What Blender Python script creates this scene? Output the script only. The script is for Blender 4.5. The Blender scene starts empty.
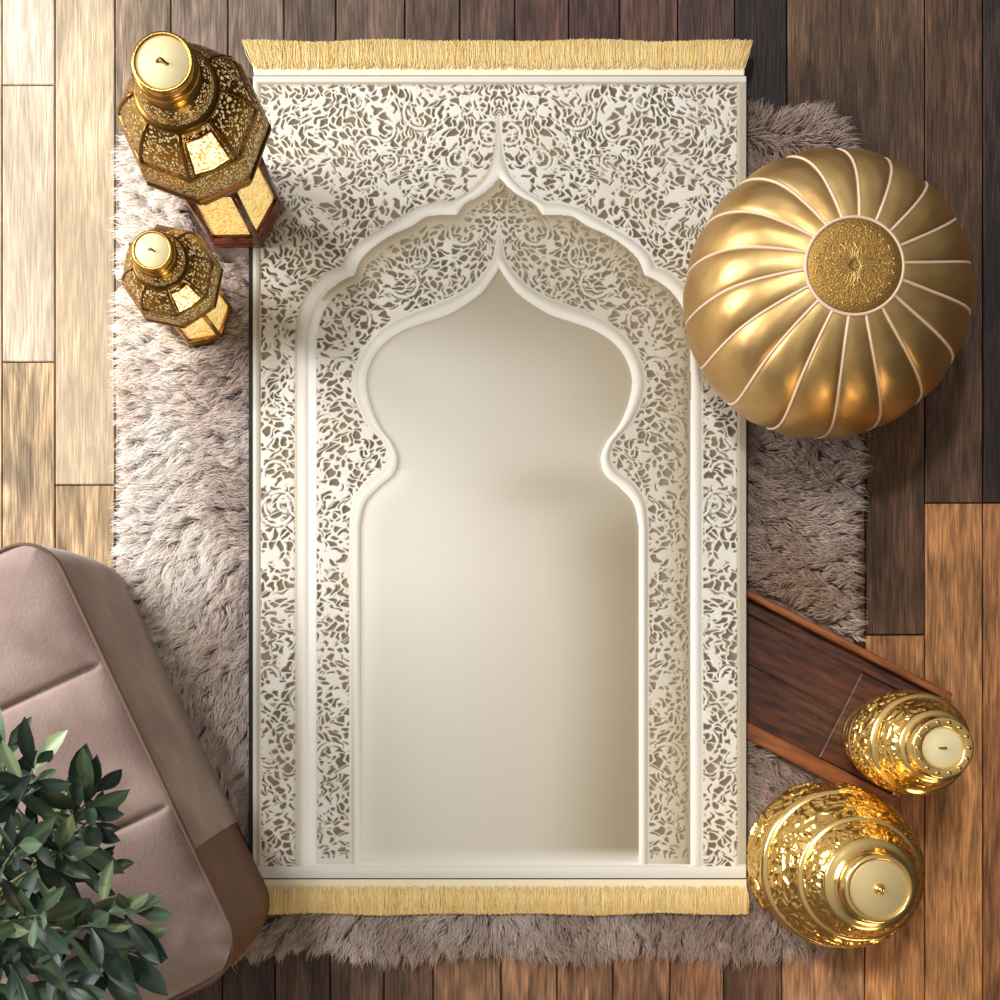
import bpy, math, random
import numpy as np
from mathutils import Vector

random.seed(7)
rng = np.random.RandomState(11)
PI = math.pi
C = bpy.context.scene.collection
scene = bpy.context.scene

# ------------------------------------------------------------------ camera
S = 0.0014                 # metres per photo pixel on the floor
H = 2.0                    # camera height
VX, VY = 475.0, 670.0      # foot of the camera's vertical in the photo
cam = bpy.data.cameras.new('camera')
cam.lens = 36.0 * H / (1000 * S)
cam.sensor_width = 36.0
cam.shift_x = (500 - VX) / 1000.0
cam.shift_y = (VY - 500) / 1000.0
camo = bpy.data.objects.new('camera', cam)
camo.location = ((VX - 500) * S, (500 - VY) * S, H)
C.objects.link(camo)
scene.camera = camo

# ------------------------------------------------------------------ world, lights, exposure
scene.view_settings.view_transform = 'Standard'
scene.view_settings.look = 'None'
scene.view_settings.gamma = 1.0
scene.view_settings.use_curve_mapping = False
scene.view_settings.exposure = -0.13
scene.cycles.max_bounces = 8
scene.cycles.transparent_max_bounces = 12

w = bpy.data.worlds.new('room_light')
scene.world = w
w.use_nodes = True
nt = w.node_tree
nt.nodes.clear()
wo = nt.nodes.new('ShaderNodeOutputWorld')
bg = nt.nodes.new('ShaderNodeBackground')
tc = nt.nodes.new('ShaderNodeTexCoord')
dp = nt.nodes.new('ShaderNodeVectorMath'); dp.operation = 'DOT_PRODUCT'
dp.inputs[1].default_value = Vector((-0.55, 0.40, 0.73)).normalized()
cr = nt.nodes.new('ShaderNodeValToRGB')
cr.color_ramp.elements[0].position = 0.0
cr.color_ramp.elements[0].color = (0.035, 0.028, 0.022, 1)
cr.color_ramp.elements[1].position = 1.0
cr.color_ramp.elements[1].color = (1.0, 0.97, 0.93, 1)
e = cr.color_ramp.elements.new(0.45); e.color = (0.15, 0.13, 0.11, 1)
e = cr.color_ramp.elements.new(0.8); e.color = (0.60, 0.57, 0.53, 1)
mr = nt.nodes.new('ShaderNodeMapRange')
mr.inputs[1].default_value = -1; mr.inputs[2].default_value = 1
nt.links.new(tc.outputs['Generated'], dp.inputs[0])
nt.links.new(dp.outputs['Value'], mr.inputs[0])
nt.links.new(mr.outputs[0], cr.inputs[0])
nt.links.new(cr.outputs[0], bg.inputs[0])
bg.inputs[1].default_value = 0.72
nt.links.new(bg.outputs[0], wo.inputs[0])


def add_light(name, kind, loc, target, energy, color, size=1.0, size_y=None, angle=None):
    l = bpy.data.lights.new(name, kind)
    l.energy = energy
    l.color = color
    if kind == 'AREA':
        l.shape = 'RECTANGLE'
        l.size = size
        l.size_y = size_y or size
    if angle is not None:
        l.angle = angle
    o = bpy.data.objects.new(name, l)
    o.location = loc
    o.rotation_euler = (Vector(target) - Vector(loc)).to_track_quat('-Z', 'Y').to_euler()
    C.objects.link(o)
    return o


# soft sun through the window, upper left
add_light('sun', 'SUN', (-0.9, 1.15, 3.0), (0, 0, 0), 1.35, (1.0, 0.975, 0.94), angle=math.radians(5))
# the tall window on the left wall
add_light('window_light', 'AREA', (-2.1, 0.62, 0.95), (-0.2, 0.1, 0.0), 84, (1.0, 0.975, 0.95), 1.3, 0.9)
# a warm far lamp low in the room behind the viewer
add_light('room_lamp', 'AREA', (0.75, -2.5, 0.75), (0.45, -0.2, 0.1), 15, (1.0, 0.72, 0.4), 0.8, 0.5)


# ------------------------------------------------------------------ helpers
def P(px, py, z=0.0):
    s = 1 - z / H
    return Vector((((VX - 500) + (px - VX) * s) * S, ((500 - VY) - (py - VY) * s) * S, z))


def lin(c):
    c = np.asarray(c, dtype=float) / 255.0
    return np.where(c <= 0.04045, c / 12.92, ((c + 0.055) / 1.055) ** 2.4)


def col(r, g, b):
    v = lin((r, g, b))
    return (float(v[0]), float(v[1]), float(v[2]), 1.0)


class MB:
    def __init__(self):
        self.v = []; self.f = []; self.smooth = []

    def add(self, verts, faces, smooth=True):
        n = len(self.v)
        self.v.extend([tuple(p) for p in verts])
        self.f.extend([tuple(i + n for i in f) for f in faces])
        self.smooth.extend([smooth] * len(faces))
        return self

    def lathe(self, prof, n, c=(0, 0, 0), a0=0.0, smooth=True, cap=True):
        vs = []; fs = []
        m = len(prof)
        for (r, z) in prof:
            for k in range(n):
                a = a0 + 2 * PI * k / n
                vs.append((c[0] + r * math.cos(a), c[1] + r * math.sin(a), c[2] + z))
        for i in range(m - 1):
            for k in range(n):
                k2 = (k + 1) % n
                fs.append((i * n + k, i * n + k2, (i + 1) * n + k2, (i + 1) * n + k))
        if cap:
            if prof[0][0] > 1e-6: fs.append(tuple(range(n - 1, -1, -1)))
            if prof[-1][0] > 1e-6: fs.append(tuple((m - 1) * n + k for k in range(n)))
        return self.add(vs, fs, smooth)

    def tube(self, pts, rad, n=8, closed=False):
        pts = [Vector(p) for p in pts]
        m = len(pts)
        if not hasattr(rad, '__len__'): rad = [rad] * m
        vs = []; fs = []
        prev = None
        for i, p in enumerate(pts):
            if closed: t = pts[(i + 1) % m] - pts[i - 1]
            else: t = pts[min(i + 1, m - 1)] - pts[max(i - 1, 0)]
            t.normalize()
            ref = Vector((0, 0, 1)) if abs(t.z) < 0.95 else Vector((1, 0, 0))
            if prev is None:
                a = t.cross(ref).normalized()
            else:
                a = (prev - t * prev.dot(t))
                a = a.normalized() if a.length > 1e-6 else t.cross(ref).normalized()
            prev = a
            b = t.cross(a)
            for k in range(n):
                g = 2 * PI * k / n
                vs.append(p + (a * math.cos(g) + b * math.sin(g)) * rad[i])
        for i in range(m if closed else m - 1):
            j = (i + 1) % m
            for k in range(n):
                k2 = (k + 1) % n
                fs.append((i * n + k, i * n + k2, j * n + k2, j * n + k))
        if not closed:
            fs.append(tuple(range(n - 1, -1, -1)))
            fs.append(tuple((m - 1) * n + k for k in range(n)))
        return self.add(vs, fs)

    def prism(self, poly, z0, z1, bev=0.0):
        """closed outline (ccw, world xy), straight walls, a small bevel on top"""
        n = len(poly)
        rings = [(z0, 0.0), (z1 - bev, 0.0)]
        if bev: rings.append((z1, bev))
        cx = sum(p[0] for p in poly) / n; cy = sum(p[1] for p in poly) / n
        vs = []; fs = []
        for z, ins in rings:
            for i in range(n):
                a = Vector(poly[i - 1][:2]); b = Vector(poly[i][:2]); c2 = Vector(poly[(i + 1) % n][:2])
                d1 = (b - a).normalized(); d2 = (c2 - b).normalized()
                nn = Vector((-d1.y - d2.y, d1.x + d2.x))
                k = nn.length
                nn = nn.normalized() / max(0.4, k / 2) if k > 1e-6 else Vector((0, 0))
                vs.append((b.x + nn.x * ins, b.y + nn.y * ins, z))
        m = len(rings)
        for i in range(m - 1):
            for k in range(n):
                k2 = (k + 1) % n
                fs.append((i * n + k, i * n + k2, (i + 1) * n + k2, (i + 1) * n + k))
        fs.append(tuple(range(n - 1, -1, -1)))
        fs.append(tuple((m - 1) * n + k for k in range(n)))
        return self.add(vs, fs, False)

    def build(self, name, mat, parent=None):
        me = bpy.data.meshes.new(name)
        me.from_pydata(self.v, [], self.f)
        me.polygons.foreach_set('use_smooth', self.smooth)
        me.materials.append(mat)
        me.update()
        return link(name, me, parent)


def link(name, me, parent=None):
    o = bpy.data.objects.new(name, me)
    C.objects.link(o)
    if parent is not None:
        o.parent = parent
        o.location = -Vector(wloc(parent))
    return o


def wloc(o):
    l = Vector(o.location)
    while o.parent is not None:
        o = o.parent; l = l + Vector(o.location)
    return l


def np_mesh(name, verts, quads, mat, parent=None, colors=None, smooth=True, tris=None):
    me = bpy.data.meshes.new(name)
    nv = len(verts); nq = len(quads); nt_ = 0 if tris is None else len(tris)
    me.vertices.add(nv)
    me.vertices.foreach_set('co', np.ascontiguousarray(verts, dtype=np.float32).ravel())
    loops = np.asarray(quads, dtype=np.int32).ravel()
    starts = np.arange(0, nq * 4, 4, dtype=np.int32)
    tot = np.full(nq, 4, dtype=np.int32)
    if nt_:
        loops = np.concatenate([loops, np.asarray(tris, dtype=np.int32).ravel()])
        starts = np.concatenate([starts, nq * 4 + np.arange(0, nt_ * 3, 3, dtype=np.int32)])
    me.loops.add(len(loops))
    me.loops.foreach_set('vertex_index', loops)
    me.polygons.add(nq + nt_)
    me.polygons.foreach_set('loop_start', starts.astype(np.int32))
    me.polygons.foreach_set('use_smooth', np.full(nq + nt_, smooth))
    if colors is not None:
        at = me.color_attributes.new('Col', 'FLOAT_COLOR', 'POINT')
        c4 = np.ones((nv, 4), dtype=np.float32); c4[:, :3] = colors
        at.data.foreach_set('color', c4.ravel())
    me.materials.append(mat)
    me.update(calc_edges=True)
    me.validate()
    return link(name, me, parent)


def thing(name, label, cat, loc, group=None):
    o = bpy.data.objects.new(name, None)
    o.empty_display_size = 0.05
    o.location = loc
    C.objects.link(o)
    tag(o, label, cat, group)
    return o


def tag(o, label, cat, group=None):
    o['label'] = label; o['category'] = cat
    if group: o['group'] = group
    return o


# ------------------------------------------------------------------ materials
def new_mat(name):
    m = bpy.data.materials.new(name)
    m.use_nodes = True
    n = m.node_tree
    b = n.nodes['Principled BSDF']
    return m, n, b


def mat_plain(name, c, rough=0.6, metal=0.0, noise=0.0, nscale=40.0, bump=0.0, bscale=200.0, c2=None,
              sheen=0.0, emis=None, estr=0.0, coat=0.0, stretch=None, detail=4.0):
    m, n, b = new_mat(name)
    b.inputs['Base Color'].default_value = c
    b.inputs['Roughness'].default_value = rough
    b.inputs['Metallic'].default_value = metal
    b.inputs['Coat Weight'].default_value = coat
    b.inputs['Sheen Weight'].default_value = sheen
    t = n.nodes.new('ShaderNodeTexCoord')
    mp = n.nodes.new('ShaderNodeMapping')
    if stretch: mp.inputs['Scale'].default_value = stretch
    n.links.new(t.outputs['Object'], mp.inputs[0])
    if c2 is not None:
        nz = n.nodes.new('ShaderNodeTexNoise'); nz.inputs['Scale'].default_value = nscale
        nz.inputs['Detail'].default_value = detail
        rp = n.nodes.new('ShaderNodeValToRGB')
        rp.color_ramp.elements[0].position = 0.35; rp.color_ramp.elements[0].color = c
        rp.color_ramp.elements[1].position = 0.68; rp.color_ramp.elements[1].color = c2
        n.links.new(mp.outputs[0], nz.inputs['Vector']); n.links.new(nz.outputs['Fac'], rp.inputs[0])
        n.links.new(rp.outputs[0], b.inputs['Base Color'])
    if bump:
        nb = n.nodes.new('ShaderNodeTexNoise'); nb.inputs['Scale'].default_value = bscale
        nb.inputs['Detail'].default_value = 3
        bp = n.nodes.new('ShaderNodeBump'); bp.inputs['Strength'].default_value = bump
        bp.inputs['Distance'].default_value = 0.002
        n.links.new(mp.outputs[0], nb.inputs['Vector']); n.links.new(nb.outputs['Fac'], bp.inputs['Height'])
        n.links.new(bp.outputs[0], b.inputs['Normal'])
    if emis:
        b.inputs['Emission Color'].default_value = emis
        b.inputs['Emission Strength'].default_value = estr
    return m


def mat_attr(name, rough=0.85, bump=0.0, bscale=900, sheen=0.0, spec=0.5):
    m, n, b = new_mat(name)
    a = n.nodes.new('ShaderNodeAttribute'); a.attribute_name = 'Col'
    n.links.new(a.outputs['Color'], b.inputs['Base Color'])
    b.inputs['Roughness'].default_value = rough
    b.inputs['Sheen Weight'].default_value = sheen
    b.inputs['Specular IOR Level'].default_value = spec
    if bump:
        t = n.nodes.new('ShaderNodeTexCoord')
        nb = n.nodes.new('ShaderNodeTexNoise'); nb.inputs['Scale'].default_value = bscale
        bp = n.nodes.new('ShaderNodeBump'); bp.inputs['Strength'].default_value = bump
        bp.inputs['Distance'].default_value = 0.001
        n.links.new(t.outputs['Object'], nb.inputs['Vector']); n.links.new(nb.outputs['Fac'], bp.inputs['Height'])
        n.links.new(bp.outputs[0], b.inputs['Normal'])
    return m


def mat_planks():
    m, n, b = new_mat('floor_wood')
    a = n.nodes.new('ShaderNodeAttribute'); a.attribute_name = 'Col'
    off = n.nodes.new('ShaderNodeAttribute'); off.attribute_name = 'plank_offset'
    t = n.nodes.new('ShaderNodeTexCoord')
    addv = n.nodes.new('ShaderNodeVectorMath'); addv.operation = 'ADD'
    n.links.new(t.outputs['Object'], addv.inputs[0]); n.links.new(off.outputs['Vector'], addv.inputs[1])

    def noise(scale, stretch, detail=5, dist=0.0):
        mp = n.nodes.new('ShaderNodeMapping'); mp.inputs['Scale'].default_value = stretch
        n.links.new(addv.outputs[0], mp.inputs[0])
        z = n.nodes.new('ShaderNodeTexNoise'); z.inputs['Scale'].default_value = scale
        z.inputs['Detail'].default_value = detail; z.inputs['Distortion'].default_value = dist
        n.links.new(mp.outputs[0], z.inputs['Vector'])
        return z.outputs['Fac']
    fine = noise(60, (6, 0.35, 1), 6)
    mid = noise(14, (3.2, 0.6, 1), 4, 1.2)
    big = noise(5, (1.5, 0.8, 1), 3)
    # grain rings
    mpw = n.nodes.new('ShaderNodeMapping'); mpw.inputs['Scale'].default_value = (1.0, 0.16, 1)
    n.links.new(addv.outputs[0], mpw.inputs[0])
    wv = n.nodes.new('ShaderNodeTexWave'); wv.wave_type = 'RINGS'
    wv.inputs['Scale'].default_value = 26; wv.inputs['Distortion'].default_value = 7
    wv.inputs['Detail'].default_value = 3; wv.inputs['Detail Scale'].default_value = 1.4
    n.links.new(mpw.outputs[0], wv.inputs['Vector'])

    def ramp(src, p0, v0, p1, v1):
        r = n.nodes.new('ShaderNodeMapRange')
        r.inputs[1].default_value = p0; r.inputs[2].default_value = p1
        r.inputs[3].default_value = v0; r.inputs[4].default_value = v1
        n.links.new(src, r.inputs[0])
        return r.outputs[0]

    def mul(x, y):
        q = n.nodes.new('ShaderNodeMath'); q.operation = 'MULTIPLY'
        n.links.new(x, q.inputs[0]); n.links.new(y, q.inputs[1])
        return q.outputs[0]
    f = mul(ramp(fine, 0.3, 0.45, 0.7, 1.35), ramp(mid, 0.3, 0.5, 0.7, 1.38))
    f = mul(f, ramp(big, 0.3, 0.75, 0.7, 1.2))
    f = mul(f, ramp(wv.outputs['Fac'], 0.0, 0.8, 1.0, 1.12))
    amt = n.nodes.new('ShaderNodeMixRGB'); amt.blend_type = 'MIX'
    sc = n.nodes.new('ShaderNodeVectorMath'); sc.operation = 'SCALE'
    n.links.new(a.outputs['Color'], sc.inputs[0]); n.links.new(f, sc.inputs['Scale'])
    # pale boards show less grain contrast: alpha-like attribute
    k = n.nodes.new('ShaderNodeAttribute'); k.attribute_name = 'grain'
    n.links.new(k.outputs['Fac'], amt.inputs['Fac'])
    n.links.new(a.outputs['Color'], amt.inputs[1]); n.links.new(sc.outputs[0], amt.inputs[2])
    n.links.new(amt.outputs[0], b.inputs['Base Color'])
    b.inputs['Roughness'].default_value = 0.55
    b.inputs['Specular IOR Level'].default_value = 0.35
    bp = n.nodes.new('ShaderNodeBump'); bp.inputs['Strength'].default_value = 0.35
    bp.inputs['Distance'].default_value = 0.0015
    n.links.new(f, bp.inputs['Height']); n.links.new(bp.outputs[0], b.inputs['Normal'])
    return m


def mat_gold(name, c, c_deep, rough=0.25, vscale=160, bump=0.6, depth=0.0015, holes=None, hole_r=0.3):
    """cast/pierced brass: voronoi chasing as bump, patina in the chasing; holes = real openings"""
    m, n, b = new_mat(name)
    t = n.nodes.new('ShaderNodeTexCoord')
    nz = n.nodes.new('ShaderNodeTexNoise'); nz.inputs['Scale'].default_value = 60
    n.links.new(t.outputs['Object'], nz.inputs['Vector'])
    mx = n.nodes.new('ShaderNodeVectorMath'); mx.operation = 'SCALE'; mx.inputs['Scale'].default_value = 0.012
    n.links.new(nz.outputs['Color'], mx.inputs[0])
    ad = n.nodes.new('ShaderNodeVectorMath'); ad.operation = 'ADD'
    n.links.new(t.outputs['Object'], ad.inputs[0]); n.links.new(mx.outputs[0], ad.inputs[1])
    vo = n.nodes.new('ShaderNodeTexVoronoi'); vo.feature = 'DISTANCE_TO_EDGE' if not holes else 'F1'
    vo.inputs['Scale'].default_value = vscale
    n.links.new(ad.outputs[0], vo.inputs['Vector'])
    rp = n.nodes.new('ShaderNodeMapRange')
    rp.inputs[1].default_value = 0.02; rp.inputs[2].default_value = 0.16
    n.links.new(vo.outputs['Distance'], rp.inputs[0])
    mixc = n.nodes.new('ShaderNodeMixRGB')
    mixc.inputs[1].default_value = c_deep; mixc.inputs[2].default_value = c
    if holes: mixc.inputs[0].default_value = 1.0
    else: n.links.new(rp.outputs[0], mixc.inputs[0])
    n.links.new(mixc.outputs[0], b.inputs['Base Color'])
    b.inputs['Metallic'].default_value = 1.0
    b.inputs['Roughness'].default_value = rough
    bp = n.nodes.new('ShaderNodeBump'); bp.inputs['Strength'].default_value = bump
    bp.inputs['Distance'].default_value = depth
    n.links.new(rp.outputs[0], bp.inputs['Height'])
    n.links.new(bp.outputs[0], b.inputs['Normal'])
    if holes:
        tr = n.nodes.new('ShaderNodeBsdfTransparent')
        ms = n.nodes.new('ShaderNodeMixShader')
        lt = n.nodes.new('ShaderNodeMath'); lt.operation = 'LESS_THAN'; lt.inputs[1].default_value = hole_r
        n.links.new(vo.outputs['Distance'], lt.inputs[0])
        n.links.new(lt.outputs[0], ms.inputs[0])
        n.links.new(b.outputs[0], ms.inputs[1]); n.links.new(tr.outputs[0], ms.inputs[2])
        n.links.new(ms.outputs[0], n.nodes['Material Output'].inputs['Surface'])
    return m


def mat_mosaic(name, c1, c2, estr, vscale=300):
    m, n, b = new_mat(name)
    t = n.nodes.new('ShaderNodeTexCoord')
    vo = n.nodes.new('ShaderNodeTexVoronoi'); vo.inputs['Scale'].default_value = vscale
    n.links.new(t.outputs['Object'], vo.inputs['Vector'])
    sp = n.nodes.new('ShaderNodeSeparateColor'); n.links.new(vo.outputs['Color'], sp.inputs[0])
    rp = n.nodes.new('ShaderNodeValToRGB')
    rp.color_ramp.elements[0].color = c1; rp.color_ramp.elements[1].color = c2
    rp.color_ramp.elements[0].position = 0.15; rp.color_ramp.elements[1].position = 0.8
    n.links.new(sp.outputs[0], rp.inputs[0])
    n.links.new(rp.outputs[0], b.inputs['Base Color']); n.links.new(rp.outputs[0], b.inputs['Emission Color'])
    b.inputs['Emission Strength'].default_value = estr
    b.inputs['Roughness'].default_value = 0.2
    return m


M = {}
M['planks'] = mat_planks()
M['rug_print'] = mat_attr('prayer_rug_print', 0.9, 0.3, 1400, sheen=0.1, spec=0.2)
M['black_edge'] = mat_plain('black_binding', col(24, 24, 26), 0.8)
M['fringe_mat'] = mat_attr('fringe_yarn', 0.9, spec=0.2)
M['fringe_head'] = mat_plain('fringe_heading', col(250, 238, 206), 0.9, bump=0.4, bscale=900)
M['rug_back'] = mat_plain('rug_backing', col(120, 110, 95), 0.9)
M['fur_mat'] = mat_attr('long_fur', 0.6, sheen=0.5, spec=0.4)
_n = M['fur_mat'].node_tree
_b = _n.nodes['Principled BSDF']; _a = [q for q in _n.nodes if q.type == 'ATTRIBUTE'][0]
_t = _n.nodes.new('ShaderNodeBsdfTranslucent'); _m = _n.nodes.new('ShaderNodeMixShader'); _m.inputs[0].default_value = 0.36
_n.links.new(_a.outputs['Color'], _t.inputs[0]); _n.links.new(_b.outputs[0], _m.inputs[1]); _n.links.new(_t.outputs[0], _m.inputs[2])
_n.links.new(_m.outputs[0], _n.nodes['Material Output'].inputs['Surface'])
M['hide'] = mat_plain('fur_hide', col(95, 76, 68), 0.95, c2=col(150, 130, 118), nscale=60)
M['gold_leather'] = mat_plain('gold_leather', col(202, 164, 104), 0.42, metal=0.95, c2=col(214, 180, 124), nscale=18,
                              bump=0.12, bscale=90)
M['piping'] = mat_plain('cream_piping', col(232, 205, 180), 0.6)
M['medallion'] = mat_plain('gold_medallion', col(170, 132, 70), 0.42, metal=0.85, bump=0.6, bscale=420)
M['emboss'] = mat_plain('gold_embossing', col(214, 180, 110), 0.35, metal=0.8)
M['tray_dark'] = mat_plain('tray_board', col(48, 24, 16), 0.42, c2=col(100, 54, 34), nscale=9, stretch=(14, 2, 2),
                           bump=0.25, bscale=60, detail=6)
M['tray_rim'] = mat_plain('tray_rim_wood', col(120, 66, 36), 0.4, c2=col(158, 94, 54), nscale=10, stretch=(14, 2, 2),
                          bump=0.2, bscale=60)
M['gold_cast'] = mat_plain('chased_gold', col(240, 200, 112), 0.2, metal=1.0, c2=col(250, 214, 136), nscale=60, bump=0.15, bscale=260)
M['gold_smooth'] = mat_plain('polished_gold', col(246, 212, 140), 0.18, metal=1.0, bump=0.08, bscale=120)
M['lid_satin'] = mat_plain('satin_brass_lid', col(226, 204, 150), 0.5, metal=0.75)
M['lid_cream'] = mat_plain('cream_gold_lid', col(240, 226, 178), 0.6, metal=0.3)
M['brass_pierced'] = mat_gold('pierced_brass', col(146, 116, 54), col(80, 50, 20), 0.34, 270, 0.8, 0.001, True, 0.40)
M['brass_fine'] = mat_gold('finely_pierced_brass', col(156, 124, 60), col(80, 50, 20), 0.34, 350, 0.8, 0.001, True, 0.38)
M['brass_dark'] = mat_plain('aged_brass', col(122, 90, 42), 0.34, metal=1.0, bump=0.2, bscale=150)
M['brass'] = mat_plain('warm_brass', col(206, 160, 84), 0.28, metal=1.0, bump=0.1, bscale=150)
M['red_wood'] = mat_plain('red_brown_lacquer', col(80, 30, 14), 0.3, c2=col(120, 52, 22), nscale=30, coat=0.4)
M['amber'] = mat_mosaic('lit_amber_mosaic', col(224, 168, 78), col(255, 238, 160), 0.75, 380)
M['lit_panel'] = mat_mosaic('lit_panel', col(214, 128, 30), col(255, 246, 190), 2.0, 420)
M['liner'] = mat_mosaic('lit_liner', col(226, 180, 110), col(255, 240, 190), 0.55, 160)
M['velvet'] = mat_plain('taupe_velvet', col(140, 116, 108), 0.85, c2=col(172, 150, 141), nscale=11, sheen=0.25,
                        bump=0.25, bscale=260, detail=6)
M['velvet_warm_light'] = mat_plain('velvet_warm_light_tint', col(104, 70, 54), 0.65, c2=col(122, 84, 62), nscale=14, bump=0.2, bscale=200)  # ottoman velvet with a warmer cast of light painted in
M['velvet_pipe'] = mat_plain('taupe_piping', col(112, 88, 74), 0.8)
M['pot'] = mat_plain('dark_pot', col(40, 38, 38), 0.5)
M['soil'] = mat_plain('soil', col(40, 30, 22), 0.95, bump=0.8, bscale=120)
M['stem'] = mat_plain('twig', col(96, 106, 62), 0.7)
M['leaf'] = mat_attr('leaf', 0.42, spec=0.5)


# ------------------------------------------------------------------ floor
def build_floor():
    D = (0, 0)
    # board edges (photo px) and own tone of every board with light falloff across the room painted in: above and below y = 500
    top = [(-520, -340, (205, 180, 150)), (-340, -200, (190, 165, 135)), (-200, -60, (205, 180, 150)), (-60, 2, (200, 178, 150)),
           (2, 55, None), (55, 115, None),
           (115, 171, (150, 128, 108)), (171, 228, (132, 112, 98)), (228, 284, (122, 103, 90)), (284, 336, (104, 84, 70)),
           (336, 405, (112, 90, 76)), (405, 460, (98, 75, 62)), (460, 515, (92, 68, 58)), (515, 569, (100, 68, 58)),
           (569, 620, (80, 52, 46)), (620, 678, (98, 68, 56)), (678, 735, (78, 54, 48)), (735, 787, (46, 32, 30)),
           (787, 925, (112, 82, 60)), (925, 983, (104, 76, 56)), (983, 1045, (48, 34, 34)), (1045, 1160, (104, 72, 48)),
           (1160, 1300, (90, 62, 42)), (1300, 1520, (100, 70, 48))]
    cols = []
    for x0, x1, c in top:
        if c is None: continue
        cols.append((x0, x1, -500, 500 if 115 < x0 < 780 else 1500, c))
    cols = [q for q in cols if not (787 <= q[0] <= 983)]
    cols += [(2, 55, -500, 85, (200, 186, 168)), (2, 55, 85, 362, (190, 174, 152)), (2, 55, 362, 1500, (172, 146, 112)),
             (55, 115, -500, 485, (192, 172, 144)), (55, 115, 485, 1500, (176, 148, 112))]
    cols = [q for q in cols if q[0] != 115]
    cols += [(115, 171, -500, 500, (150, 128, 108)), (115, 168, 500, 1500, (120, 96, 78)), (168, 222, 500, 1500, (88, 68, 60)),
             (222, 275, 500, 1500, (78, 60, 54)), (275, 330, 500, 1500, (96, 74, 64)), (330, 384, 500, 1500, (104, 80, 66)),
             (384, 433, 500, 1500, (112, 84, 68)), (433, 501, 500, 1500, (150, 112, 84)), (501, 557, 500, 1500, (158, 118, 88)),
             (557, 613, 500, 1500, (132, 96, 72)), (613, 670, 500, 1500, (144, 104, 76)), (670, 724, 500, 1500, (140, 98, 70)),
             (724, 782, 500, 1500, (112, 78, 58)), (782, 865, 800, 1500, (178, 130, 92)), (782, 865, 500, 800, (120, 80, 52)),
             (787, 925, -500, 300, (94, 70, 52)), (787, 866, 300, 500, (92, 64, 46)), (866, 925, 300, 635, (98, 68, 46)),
             (865, 925, 635, 1500, (190, 132, 82)),  # warm sunlight at the lower right put into these boards' tone
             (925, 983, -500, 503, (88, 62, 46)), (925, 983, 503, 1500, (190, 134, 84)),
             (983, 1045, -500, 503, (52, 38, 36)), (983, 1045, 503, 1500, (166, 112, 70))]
    cols = [q for q in cols if q[0] != 983 or q[3] != 1500 or q[2] == 503]
    seen = set(); V = []; Q = []; CO = []; OF = []; GR = []
    for (x0, x1, y0, y1, c) in cols:
        key = (x0, x1, y0)
        if key in seen: continue
        seen.add(key)
        g = 0.0009; bv = 0.0011
        X0, X1 = (x0 - 500) * S + g, (x1 - 500) * S - g
        Y0, Y1 = (500 - y1) * S + g, (500 - y0) * S - g
        n = len(V)
        for (z, i) in ((-0.012, 0), (-bv, 0), (0.0, bv)):
            V += [(X0 + i, Y0 + i, z), (X1 - i, Y0 + i, z), (X1 - i, Y1 - i, z), (X0 + i, Y1 - i, z)]
        for r in (0, 4):
            for k in range(4):
                k2 = (k + 1) % 4
                Q.append((n + r + k, n + r + k2, n + r + 4 + k2, n + r + 4 + k))
        Q.append((n + 8, n + 9, n + 10, n + 11))
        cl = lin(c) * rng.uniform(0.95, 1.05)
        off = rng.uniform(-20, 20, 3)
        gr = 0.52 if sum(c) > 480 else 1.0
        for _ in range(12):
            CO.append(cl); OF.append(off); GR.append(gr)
    # dark sub-floor seen in the gaps
    n = len(V)
    for p in ((-1.5, -1.5), (1.5, -1.5), (1.5, 1.5), (-1.5, 1.5)):
        V.append((p[0], p[1], -0.010)); CO.append(lin((22, 14, 10))); OF.append((0, 0, 0)); GR.append(0)
    Q.append((n, n + 1, n + 2, n + 3))
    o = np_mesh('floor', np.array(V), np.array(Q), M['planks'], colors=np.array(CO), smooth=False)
    at = o.data.attributes.new('plank_offset', 'FLOAT_VECTOR', 'POINT')
    at.data.foreach_set('vector', np.array(OF, dtype=np.float32).ravel())
    at = o.data.attributes.new('grain', 'FLOAT', 'POINT')
    at.data.foreach_set('value', np.array(GR, dtype=np.float32))
    o['kind'] = 'structure'


build_floor()

# ------------------------------------------------------------------ 2-D pattern tools
_wr = np.random.RandomState(5)


def waves(x, y, freq, n=7, seed=0):
    r = np.random.RandomState(seed)
    out = np.zeros_like(x)
    for _ in range(n):
        a = r.uniform(0, 2 * PI); f = freq * r.uniform(0.6, 1.7); p = r.uniform(0, 2 * PI)
        out += np.sin((x * math.cos(a) + y * math.sin(a)) * f + p)
    return out / math.sqrt(n)


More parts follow.
